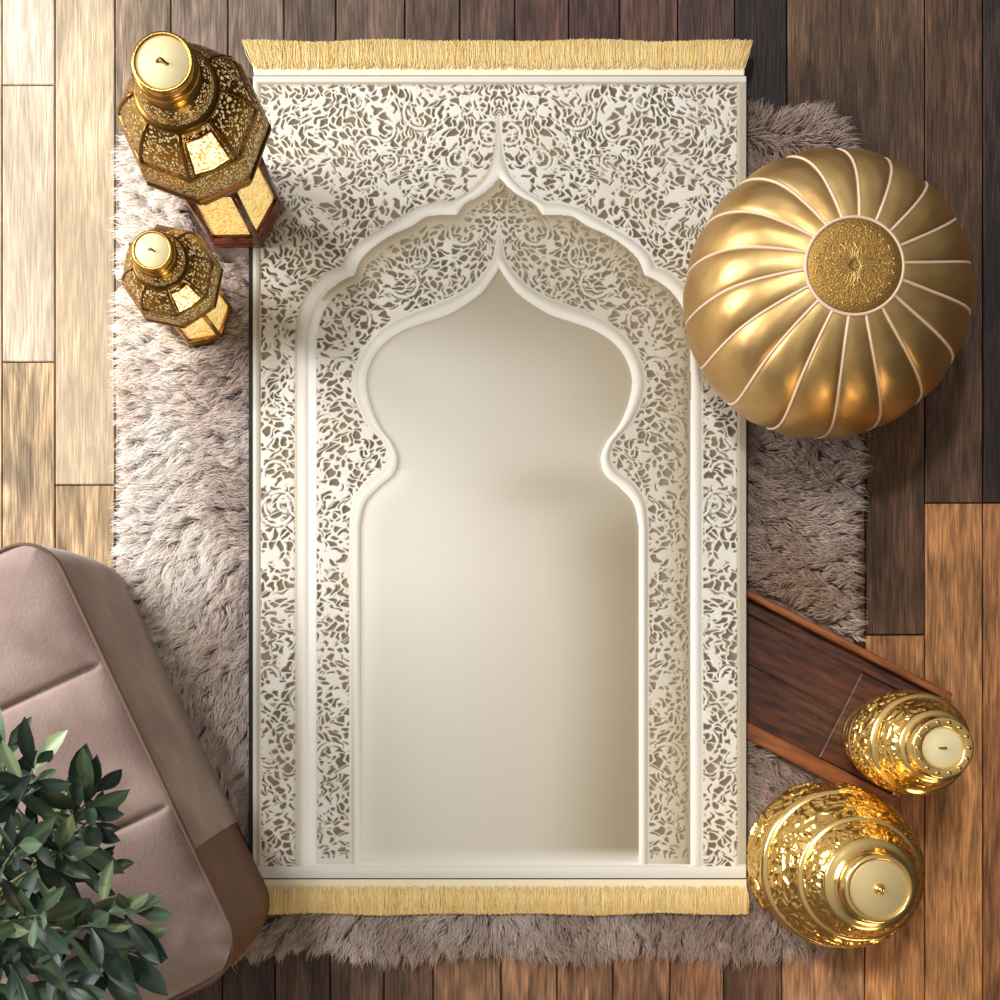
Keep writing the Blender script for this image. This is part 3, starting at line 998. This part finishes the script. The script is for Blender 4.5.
# ------------------------------------------------------------------ gold pouf
def build_pouf():
    z0 = 0.0385
    cx, cy = POUF_C.x, POUF_C.y
    root = thing('pouf', 'round metallic gold leather pouf with cream piped seams and embossed centre, beside the prayer rug', 'pouf',
                 (cx, cy, z0))
    prof = [(0.0, 0.0), (0.10, 0.0), (0.130, 0.004), (0.153, 0.018), (0.167, 0.042), (0.1765, 0.072), (0.1805, 0.105), (0.1795, 0.135),
            (0.173, 0.165), (0.160, 0.192), (0.143, 0.214), (0.120, 0.231), (0.095, 0.242), (0.075, 0.249), (0.060, 0.2525), (0.052, 0.2525), (0.0, 0.2525)]
    # resample profile smoothly
    pp = smoothline([(r, z) for r, z in prof], 4)
    NG = 18
    sub = 14
    n = NG * sub
    a_off = math.radians(4)
    zmax = 0.2525
    V = []; F = []
    m = len(pp)

    def swirl(z): return 0.10 * math.sin(PI * z / zmax)       # the seams are sewn with a slight twist

    def pt(r, z, a, lift=0.0):
        rr = r + lift * 1.0
        return (cx + rr * math.cos(a), cy + rr * math.sin(a), z0 + z + (lift * 0.9 if z > 0.2 else lift * z / zmax * 0.6))
    for (r, z) in pp:
        r = max(r, 0.0); z = min(max(z, 0), 0.2535)
        wgt = min(1.0, max(0.0, (r - 0.05) / 0.06)) if z > 0.1 else min(1, z / 0.03) * (1 if r > 0.1 else 0)
        for k in range(n):
            ph = (k % sub) / sub
            a = a_off + 2 * PI * k / n + swirl(z)
            puff = (math.sin(PI * ph) ** 0.55 if ph > 0 else 0) * 0.0042 * wgt - 0.0022 * wgt
            wr = 0.0004 * wgt * math.sin(a * 23 + z * 90) * math.sin(z * 140 + a * 7) * math.sin(PI * ph)
            V.append(pt(r, z, a, puff + wr))
    for i in range(m - 1):
        for k in range(n):
            k2 = (k + 1) % n
            F.append((i * n + k, i * n + k2, (i + 1) * n + k2, (i + 1) * n + k))
    np_mesh('cover', np.array(V), np.array(F), M['gold_leather'], root)
    for g in range(NG):
        pts = []
        for (r, z) in pp:
            if r < 0.05 or z < 0.002: continue
            z = min(z, 0.2535)
            a = a_off + 2 * PI * g / NG + swirl(z)
            wgt = min(1.0, max(0.0, (r - 0.05) / 0.06)) if z > 0.1 else 1
            pts.append(pt(r, z, a, -0.0022 * wgt + 0.0009))
        MB().tube(pts, 0.0019, 8).build('piping', M['piping'], root)
    # medallion
    R = 0.0572
    zt = z0 + zmax
    mb = MB(); mb.lathe([(R, 0.0), (R, 0.0022), (R - 0.002, 0.0036), (R * 0.7, 0.005), (R * 0.3, 0.0056), (0.0, 0.0058)], 72, (cx, cy, zt))
    med = mb.build('medallion', M['medallion'], root)
    MB().tube([(cx + (R + 0.0012) * math.cos(a), cy + (R + 0.0012) * math.sin(a), zt + 0.0016) for a in np.linspace(0, 2 * PI, 73)[:-1]],
              0.0021, 8, True).build('medallion_piping', M['piping'], root)
    em = MB()

    def zm(r): return zt + 0.0058 - 0.0022 * (r / R) ** 2 + 0.0003
    for k in range(36):
        a = 2 * PI * k / 36 + 0.03 * rng.normal()
        r1 = (0.034 if k % 2 else 0.026) * rng.uniform(0.85, 1.1)
        pts = [(cx + r * math.cos(a + 0.08 * math.sin(r * 400 + k)), cy + r * math.sin(a + 0.08 * math.sin(r * 400 + k)), zm(r)) for r in np.linspace(0.005, r1, 6)]
        em.tube(pts, 0.0006, 6)
        if k % 2 == 0:       # little loops and scrolls round the rim of the rosette
            for rr, q in ((0.034, 0.0032), (0.043, 0.0038)):
                c0 = (cx + rr * math.cos(a + 0.1), cy + rr * math.sin(a + 0.1))
                arc = np.linspace(0, rng.uniform(3.6, 6.0), 10) + rng.uniform(0, 6)
                em.tube([(c0[0] + q * math.cos(b) * (1 - 0.05 * i), c0[1] + q * 0.7 * math.sin(b), zm(rr)) for i, b in enumerate(arc)], 0.00055, 6)
        else:
            rr = 0.047
            c0 = (cx + rr * math.cos(a), cy + rr * math.sin(a), zm(rr) - 0.0004)
            em.lathe([(0.0018, 0), (0.0014, 0.0008), (0.0, 0.0012)], 8, c0)
    em.build('embossing', M['emboss'], med)


build_pouf()


# ------------------------------------------------------------------ pierced lanterns (upper left)
def pierced_lantern(name, label, c, z0, k, a_deg, box_mat, lit_facet, wide=1.0):
    root = thing(name, label, 'lantern', (c.x, c.y, z0))
    a0 = math.radians(a_deg)
    kr = k * wide

    def zm(z): return z
    cc = (c.x, c.y, z0)

    def L(prof, mat, nm, n=8, smooth=False, par=root, cap=True, a=a0):
        return MB().lathe([(r * kr, zm(z) * k) for r, z in prof], n, cc, a, smooth, cap).build(nm, mat, par)
    NB = 6
    L([(0.060, 0.0), (0.0645, 0.003), (0.0645, 0.014), (0.062, 0.019), (0.061, 0.026), (0.058, 0.029)], box_mat, 'base', NB)
    # panes with wooden posts and rails
    rb, rt, zb, zt_ = 0.0580, 0.0565, 0.029, 0.200
    L([(rt, zt_ - 0.004), (rt + 0.003, zt_), (rt + 0.003, zt_ + 0.010), (rt - 0.01, zt_ + 0.012)], box_mat, 'top_rail', NB)
    for i in range(NB):
        a = a0 + i * 2 * PI / NB; b = a + 2 * PI / NB
        def q(r, z, ang): return Vector((c.x + r * kr * math.cos(ang), c.y + r * kr * math.sin(ang), z0 + zm(z) * k))
        MB().tube([q(rb + 0.001, zb - .002, a), q(rt + 0.001, zt_ + .002, a)], 0.0050 * k, 6).build('post', box_mat, root)
        p = [q(rb, zb, a), q(rb, zb, b), q(rt, zt_, b), q(rt, zt_, a)]
        nrm = (p[1] - p[0]).cross(p[3] - p[0]).normalized()
        mbp = MB()
        ins = [p[j] - nrm * 0.004 * k for j in range(4)]
        out = [p[j] - nrm * 0.0015 * k for j in range(4)]
        mbp.add(ins + out, [(4, 5, 6, 7), (3, 2, 1, 0), (0, 1, 5, 4), (1, 2, 6, 5), (2, 3, 7, 6), (3, 0, 4, 7)], False)
        mbp.build('glass_pane', M['amber'], root)
        MB().tube([q(rb + .001, zb + .008, a), q(rb + .001, zb + .008, b)], 0.0050 * k, 6).build('rail', box_mat, root)
    a8 = a0 - math.radians(29)
    # skirt, and the pierced collar above it
    L([(0.054, 0.212), (0.066, 0.225), (0.078, 0.250), (0.084, 0.275)], M['brass_fine'], 'skirt', cap=False, a=a8)
    L([(0.084, 0.275), (0.087, 0.278), (0.087, 0.283), (0.084, 0.286)], M['brass_dark'], 'band', cap=False, a=a8)
    L([(0.084, 0.286), (0.0858, 0.300), (0.084, 0.322), (0.079, 0.334)], M['brass_fine'], 'collar', cap=False, a=a8)
    L([(0.079, 0.333), (0.0805, 0.336), (0.0795, 0.340), (0.076, 0.342)], M['brass_dark'], 'band', cap=False, a=a8)
    # bulged belly: eight pierced facets
    belly = [(0.0775, 0.340), (0.0735, 0.356), (0.066, 0.372), (0.056, 0.387), (0.046, 0.397)]
    for i in range(8):
        a = a8 + i * PI / 4; b = a + PI / 4
        vs = []; fs = []
        for (r, z) in belly:
            for t in (0, 1, 2, 3):
                ang = a + (b - a) * t / 3
                ch = math.cos(PI / 8) / math.cos(ang - (a + b) / 2)
                rr = r * (0.55 * ch + 0.45)
                vs.append((c.x + rr * kr * math.cos(ang), c.y + rr * kr * math.sin(ang), z0 + zm(z) * k))
        for s in range(len(belly) - 1):
            for t in range(3):
                fs.append((s * 4 + t, s * 4 + t + 1, s * 4 + t + 5, s * 4 + t + 4))
        MB().add(vs, fs, True).build('pierced_panel', M['brass_pierced'], root)
        MB().tube([(c.x + (r + .0005) * kr * math.cos(a), c.y + (r + .0005) * kr * math.sin(a), z0 + zm(z) * k) for r, z in belly], 0.0026 * k, 6).build('rib', M['brass_dark'], root)
        if i == lit_facet:
            am = (a + b) / 2
            vs = []; fs = []
            rows = [(0.0765, 0.349), (0.0730, 0.359), (0.0680, 0.370), (0.0615, 0.381), (0.0545, 0.391)]
            for (r, z) in rows:
                for t in (-1, 0, 1):
                    ang = am + t * 0.29
                    vs.append((c.x + r * .995 * kr * math.cos(ang), c.y + r * .995 * kr * math.sin(ang), z0 + zm(z) * k))
            for s in range(4):
                for t in range(2):
                    fs.append((s * 3 + t, s * 3 + t + 1, s * 3 + t + 4, s * 3 + t + 3))
            lo = MB().add(vs, fs, True).build('lit_window', M['lit_panel'], root)
            lo['label'] = 'brightly glowing panel lit by the lamp inside'
            MB().tube([vs[0], vs[3], vs[6], vs[9], vs[12], vs[13], vs[14], vs[11], vs[8], vs[5], vs[2], vs[1]], 0.0016 * k, 6, True).build('window_frame', M['brass_dark'], root)
    # glowing glass behind the openings
    L([(0.046, 0.214), (0.060, 0.232), (0.070, 0.256), (0.077, 0.290), (0.0765, 0.316), (0.070, 0.336), (0.065, 0.352), (0.058, 0.367),
       (0.048, 0.381), (0.037, 0.396), (0.036, 0.414), (0.028, 0.426)], M['liner'], 'inner_glass', 24, True)
    # shoulder, small dome, neck
    L([(0.0455, 0.396), (0.0485, 0.399), (0.0475, 0.404), (0.042, 0.406)], M['brass_dark'], 'band', 24, True, cap=False)
    L([(0.0425, 0.405), (0.0435, 0.413), (0.041, 0.423), (0.034, 0.432)], M['brass_fine'], 'dome', 24, True, cap=False)
    L([(0.035, 0.430), (0.030, 0.435), (0.0275, 0.440), (0.029, 0.446), (0.0345, 0.449), (0.035, 0.454), (0.0325, 0.456), (0.0305, 0.458),
       (0.0305, 0.466), (0.0325, 0.468), (0.0325, 0.472), (0.029, 0.473), (0.028, 0.4705)], M['brass'], 'cap', 40, True, cap=False)
    L([(0.0285, 0.469), (0.0285, 0.4705), (0.027, 0.4715), (0.0, 0.472)], M['lid_cream'], 'lid', 40, True)
    # small bent hanging loop in the middle of the lid
    pts = []
    for i in range(9):
        t = i / 8
        pts.append((c.x + (-0.006 + 0.012 * t) * k, c.y + (0.002 * math.sin(t * 5)) * k, z0 + (0.472 + 0.006 * math.sin(t * PI)) * k))
    MB().tube(pts, 0.0013 * k, 8).build('hanging_loop', M['brass_dark'], root)
    return root


pierced_lantern('lantern', 'larger pierced brass lantern on a red-brown box with amber panes at the rug corner', L1_C, L1_Z, 1.0, -59.0,
                M['red_wood'], 0)
pierced_lantern('lantern', 'small pierced brass lantern on pale fur below the larger red-brown based lantern', L4_C, L4_Z, 0.66, -50.0,
                M['brass'], 0, 1.1)


# ------------------------------------------------------------------ chased gold lanterns (lower right)
def relief(prof_fn, z0, z1, nz, na, c, base_z, parent, name, mat, pat):
    zs = np.linspace(z0, z1, nz); an = np.linspace(0, 2 * PI, na, endpoint=False)
    A, Z = np.meshgrid(an, zs)
    r = np.interp(Z, [p[1] for p in prof_fn], [p[0] for p in prof_fn])
    r = r + pat(A, Z, r)
    V = np.stack([c.x + r * np.cos(A), c.y + r * np.sin(A), base_z + Z], -1).reshape(-1, 3)
    I = np.arange(nz * na).reshape(nz, na)
    J = np.roll(I, -1, axis=1)
    Q = np.stack([I[:-1], J[:-1], J[1:], I[1:]], -1).reshape(-1, 4)
    return np_mesh(name, V, Q, mat, parent)


def scroll_pat(seed, amp, cell, zlo, zhi, rm, medal=None):
    def f(A, Z, r):
        # fold the angle so that the chasing repeats seamlessly six times round
        rep = 6
        a = np.abs(((A * rep / (2 * PI)) % 1.0) - 0.5) * 2 * PI / rep
        x = a * rm / S; y = Z / S
        e = lattice(x + 50, y + 50, cell, seed, 0.05, 1.6)
        out = -amp * sm(-1.4, 1.8, e)
        if medal:
            zc, mr_ = medal
            am = (((A * 8 / (2 * PI)) % 1.0) - 0.5) * 2 * PI / 8
            d = np.hypot(am * rm, Z - zc)
            ring = np.exp(-((d - mr_) / 0.0016) ** 2) * amp * 1.6
            inner = amp * 0.6 * np.cos(np.clip(d / mr_, 0, 1) * PI * 1.5)
            out = np.where(d < mr_ * 0.85, inner + out * 0.35, out) + ring
        fade = sm(zlo, zlo + 0.006, Z) * sm(zhi, zhi - 0.006, Z)
        return out * fade
    return f


def barrel_lantern(label, c, z0, k, kind):
    root = thing('lantern', label, 'lantern', (c.x, c.y, z0))
    if kind == 'wide':
        base = [(0.082, 0.0), (0.093, 0.003), (0.096, 0.010), (0.094, 0.016), (0.096, 0.020)]
        low = [(0.096, 0.020), (0.102, 0.035), (0.105, 0.07), (0.103, 0.105), (0.099, 0.130)]
        ring = [(0.099, 0.130), (0.103, 0.133), (0.104, 0.139), (0.101, 0.144), (0.0965, 0.146)]
        shoulder = [(0.0965, 0.146), (0.099, 0.16), (0.096, 0.185), (0.089, 0.208), (0.081, 0.223), (0.0755, 0.230)]
        ring2 = [(0.0755, 0.229), (0.0775, 0.232), (0.0765, 0.236), (0.072, 0.238)]
        up = [(0.072, 0.238), (0.070, 0.250), (0.063, 0.267), (0.055, 0.277)]
        step = [(0.055, 0.276), (0.0565, 0.279), (0.055, 0.283), (0.047, 0.2875), (0.0425, 0.292)]
        cap = [(0.0425, 0.292), (0.042, 0.306), (0.040, 0.312), (0.041, 0.316), (0.0395, 0.319), (0.0355, 0.3195), (0.034, 0.3165)]
        rl, zl = 0.0345, 0.3165
        medal = (0.078, 0.022)
        lidm = M['lid_satin']
    else:
        base = [(0.040, 0.0), (0.050, 0.003), (0.052, 0.010), (0.049, 0.016), (0.052, 0.022)]
        low = [(0.052, 0.022), (0.056, 0.04), (0.059, 0.060), (0.060, 0.075)]
        ring = [(0.060, 0.075), (0.0635, 0.078), (0.064, 0.083), (0.062, 0.088)]
        shoulder = [(0.062, 0.088), (0.067, 0.110), (0.0695, 0.140), (0.068, 0.170), (0.063, 0.190)]
        ring2 = [(0.063, 0.189), (0.0655, 0.193), (0.065, 0.198), (0.060, 0.202)]
        up = [(0.060, 0.202), (0.057, 0.220), (0.050, 0.240), (0.043, 0.250)]
        step = [(0.043, 0.249), (0.046, 0.253), (0.0455, 0.258), (0.040, 0.262)]
        cap = [(0.040, 0.262), (0.0385, 0.275), (0.0365, 0.281), (0.0375, 0.285), (0.036, 0.288), (0.027, 0.2875), (0.0245, 0.284)]
        rl, zl = 0.0245, 0.284
        medal = None
        lidm = M['lid_cream']
    sc = lambda pr: [(r * k, z * k) for r, z in pr]

    def L(pr, nm, mat, cap_=False):
        return MB().lathe(sc(smoothline(pr, 4)), 96, (c.x, c.y, z0), 0, True, cap_).build(nm, mat, root)
    L(base, 'base', M['gold_smooth'])
    for pr, nm, cell, amp, seed, md in ((low, 'lower_body', 11, 0.0026, 31, medal), (shoulder, 'shoulder', 12, 0.0034, 44, None),
                                        (up, 'upper_band', 8, 0.0018, 58, None)):
        p2 = sc(smoothline(pr, 6))
        rm = sum(p[0] for p in p2) / len(p2)
        relief(p2, p2[0][1], p2[-1][1], 90, 560, c, z0, root, nm, M['gold_cast'],
               scroll_pat(seed, amp * k, cell, p2[0][1], p2[-1][1], rm, md))
    L(ring, 'ring', M['gold_smooth']); L(ring2, 'ring', M['gold_smooth']); L(step, 'ring', M['gold_smooth'])
    L(cap, 'cap', M['gold_smooth'])
    MB().lathe([((rl + .0005) * k, (zl - .002) * k), ((rl + .0005) * k, zl * k), ((rl - .002) * k, (zl + .0008) * k), (0.0, (zl + .001) * k)],
               64, (c.x, c.y, z0), 0, True).build('lid', lidm, root)
    if kind == 'wide':
        kb = MB().lathe([(0.006 * k, 0.0), (0.0065 * k, 0.0015 * k), (0.004 * k, 0.003 * k), (0.0022 * k, 0.006 * k), (0.004 * k, 0.009 * k), (0.0, 0.0105 * k)],
                        24, (c.x, c.y, z0 + (zl + 0.0008) * k))
        kb.build('knob', M['gold_smooth'], root)
    else:
        MB().tube([(c.x - 0.004, c.y, z0 + (zl + .001) * k), (c.x - 0.003, c.y, z0 + (zl + .005) * k), (c.x + 0.003, c.y, z0 + (zl + .005) * k),
                   (c.x + 0.004, c.y, z0 + (zl + .001) * k)], 0.0011, 8).build('hanging_loop', M['brass_dark'], root)
        for i in range(14):
            a = 2 * PI * i / 14
            MB().lathe([(0.003, 0), (0.0026, 0.0016), (0.0, 0.0026)], 10,
                       (c.x + 0.0315 * k * math.cos(a), c.y + 0.0315 * k * math.sin(a), z0 + 0.2872 * k)).build('bead', M['brass'], root)
    return root


barrel_lantern('wide chased gold lantern with a flat knobbed lid, standing at the lower right rug corner', L2_C, L2_Z, 1.0, 'wide')
barrel_lantern('slim embossed gold lantern standing on the end of the dark wooden tray', L3_C, 0.0262, 0.97, 'slim')


# ------------------------------------------------------------------ ottoman
def build_ottoman():
    root = thing('ottoman', 'taupe velvet ottoman with seamed rounded-corner top, lower left beside the fur rug', 'ottoman',
                 (OT_E0.x + OU.x * OT_LEN / 2 + OV.x * OT_W / 2, OT_E0.y + OU.y * OT_LEN / 2 + OV.y * OT_W / 2, 0))
    r0, r1 = 0.048, 0.052

    def outline(off, N=900):
        pts = []
        L_, W_ = OT_LEN, OT_W
        cs = [(r0, r0, r0, PI), (L_ - r1, r1, r1, 1.5 * PI), (L_ - r1, W_ - r1, r1, 0), (r0, W_ - r0, r0, PI / 2)]
        raw = []
        for (u, v, r, a) in cs:
            for i in range(13):
                g = a + i / 12 * PI / 2
                raw.append((u + (r + off) * math.cos(g), v + (r + off) * math.sin(g)))
        raw.append(raw[0])
        raw = np.array(raw)
        d = np.concatenate([[0], np.cumsum(np.hypot(*np.diff(raw, axis=0).T))])
        t = np.linspace(0, d[-1], N, endpoint=False)
        return np.stack([np.interp(t, d, raw[:, 0]), np.interp(t, d, raw[:, 1])], -1)

    def world(uv, z):
        x = OT_E0.x + uv[:, 0] * OU.x + uv[:, 1] * OV.x
        y = OT_E0.y + uv[:, 0] * OU.y + uv[:, 1] * OV.y
        return np.stack([x, y, z], -1)
    N = 900
    # side
    rings = []
    for t in np.linspace(0, 1, 30):
        z = 0.004 + (OT_H - 0.010) * t
        off = 0.007 * math.sin(PI * t) ** 0.6 - 0.012 * (1 - min(1, t / 0.06)) - 0.002 * (max(0, (t - 0.9) / 0.1))
        uv = outline(off)
        zz = np.full(N, z)
        rings.append(world(uv, zz))
    V = np.concatenate(rings); m = len(rings)
    I = np.arange(m * N).reshape(m, N); J = np.roll(I, -1, 1)
    sq = np.stack([I[:-1], J[:-1], J[1:], I[1:]], -1).reshape(-1, 4)
    so = np_mesh('side_cover', V, sq, M['velvet'], root)
    so.data.materials.append(M['velvet_warm_light'])  # brown end of the velvet side: a warm light difference put into its colour
    pc = P(214, 838, 0.28)
    ucut = (pc.x - OT_E0.x) * OU.x + (pc.y - OT_E0.y) * OU.y
    cen_ = V[sq].mean(1)
    uu = (cen_[:, 0] - OT_E0.x) * OU.x + (cen_[:, 1] - OT_E0.y) * OU.y
    so.data.polygons.foreach_set('material_index', (uu > ucut).astype(np.int32))
    # top with two sewn grooves across
    us = []
    for (px, py) in ((105, 661), (172, 803)):
        p = P(px, py, OT_H)
        us.append((p.x - OT_E0.x) * OU.x + (p.y - OT_E0.y) * OU.y)
    rings = []
    o0 = outline(0.0)
    cen = np.array([OT_LEN / 2, OT_W / 2])
    for t in np.concatenate([np.linspace(0, 0.1, 14), np.linspace(0.105, 1, 170)]):
        uv = o0 * (1 - t) + cen * t
        ed = np.minimum(np.minimum(uv[:, 0], OT_LEN - uv[:, 0]), np.minimum(uv[:, 1], OT_W - uv[:, 1]))
        ed = np.maximum(np.maximum(ed, 0), t * 0.2)
        z = OT_H - 0.006 + 0.012 * (1 - np.exp(-ed / 0.014)) + 0.004 * sm(0, 0.2, ed)
        gr = np.zeros(len(z))
        for u in us:
            d = np.abs(uv[:, 0] - u)
            gr += 0.011 * np.exp(-(d / 0.0026) ** 1.2) + 0.0035 * np.exp(-(d / 0.016) ** 2)
        z = z - gr * sm(0.0, 0.02, ed)
        z = z + 0.0012 * waves(uv[:, 0], uv[:, 1], 30, seed=8)
        rings.append(world(uv, z))
    V = np.concatenate(rings); m = len(rings)
    I = np.arange(m * N).reshape(m, N); J = np.roll(I, -1, 1)
    np_mesh('top_cushion', V, np.stack([I[:-1], J[:-1], J[1:], I[1:]], -1).reshape(-1, 4), M['velvet'], root)
    pl = world(outline(0.0015)[::3], np.full(300, OT_H - 0.005))
    MB().tube([tuple(p) for p in pl], 0.0028, 8, True).build('piping', M['velvet_pipe'], root)


build_ottoman()


# ------------------------------------------------------------------ plant
def build_plant():
    base = P(8, 905, OT_H + 0.012)
    root = thing('potted_plant', 'leafy green plant with narrow oval leaves standing on the velvet ottoman', 'plant', base)
    zb = base.z
    pot = MB(); pot.lathe([(0.040, 0), (0.052, 0.01), (0.060, 0.05), (0.062, 0.085), (0.059, 0.09), (0.055, 0.085), (0.054, 0.075)], 40,
                          (base.x, base.y, zb), cap=False)
    pot.build('pot', M['pot'], root)
    MB().lathe([(0.055, 0.072), (0.03, 0.078), (0.0, 0.08)], 24, (base.x, base.y, zb)).build('soil', M['soil'], root)
    pr = np.random.RandomState(23)
    # twig tips in the photo (px, py, height, size)
    tips = [(36, 765, .56, 1.15), (96, 792, .52, 1.15), (100, 812, .48, 1.0), (18, 845, .60, 1.1), (62, 850, .55, 1.0), (134, 912, .52, 1.25),
            (98, 925, .57, 1.1), (40, 915, .62, 1.1), (15, 965, .60, 1.1), (70, 985, .55, 1.0), (132, 952, .50, 1.2), (-10, 800, .56, 1.0),
            (-15, 920, .62, 1.1), (55, 815, .50, .9), (100, 870, .47, 1.0), (-20, 1000, .55, 1.0), (30, 1010, .55, 1.0), (8, 745, .5, 1.1)]
    for ti, (px, py, tz, sz) in enumerate(tips):
        tip = P(px, py, tz)
        st = Vector((base.x + pr.uniform(-.02, .02), base.y + pr.uniform(-.02, .02), zb + 0.078))
        mid = st.lerp(tip, 0.5) + Vector((0, 0, 0.04))
        path = []
        for i in range(12):
            t = i / 11
            path.append(st * (1 - t) ** 2 + mid * 2 * t * (1 - t) + tip * t * t)
        MB().tube(path, [0.0026 * (1 - 0.55 * i / 11) for i in range(12)], 6).build('stem', M['stem'], root)
        V = []; Q = []; CO = []
        ax = (path[-1] - path[-3]).normalized()
        nl = 11
        for j in range(nl):
            f = j / (nl - 1)
            at = path[-1].lerp(path[-4], f * 1.0)
            az = j * 2.399 + pr.uniform(-.3, .3)
            el = math.radians(62 - 60 * f + pr.uniform(-14, 14))
            d = Vector((math.cos(az) * math.cos(el), math.sin(az) * math.cos(el), math.sin(el)))
            d = (d + ax * 0.45).normalized()
            Ln = sz * pr.uniform(0.042, 0.078) * (0.75 + 0.35 * f)
            Wd = Ln * pr.uniform(0.12, 0.17)
            side = d.cross(Vector((0, 0, 1)))
            side = side.normalized() if side.length > .05 else Vector((1, 0, 0))
            roll = pr.uniform(-0.7, 0.7)
            up0 = side.cross(d).normalized()
            side2 = (side * math.cos(roll) + up0 * math.sin(roll)).normalized()
            up = side2.cross(d).normalized()
            if up.z < 0: up = -up
            bend = pr.uniform(-0.1, 0.35)
            g = pr.uniform()
            if g < 0.12: cb = np.array([134, 150, 112.])
            elif g < 0.35: cb = np.array([78, 98, 74.])
            else: cb = np.array([42, 58, 48.]) * pr.uniform(0.85, 1.2)
            n = len(V); rows = 8
            for s in range(rows):
                t = s / (rows - 1)
                wv = Wd * (math.sin(PI * min(1, t ** 1.45)) ** 0.8 if 0 < t < 1 else (0.08 if t == 0 else 0.02))
                pnt = at + d * (Ln * t) - up * (bend * Ln * t * t)
                for q, (sx, uz) in enumerate(((-1, 0.22), (-0.5, 0.08), (0, 0), (0.5, 0.08), (1, 0.22))):
                    pp = pnt + side2 * (wv * sx) + up * (wv * uz)
                    V.append(tuple(pp)); CO.append(lin(cb * (1.25 if q == 2 else 1.0)))
                if s:
                    for q in range(4):
                        k = n + (s - 1) * 5 + q
                        Q.append((k, k + 1, k + 6, k + 5))
        V = np.array(V); nv = len(V)
        np_mesh('foliage', V, np.array(Q), M['leaf'], root, colors=np.array(CO))


build_plant()
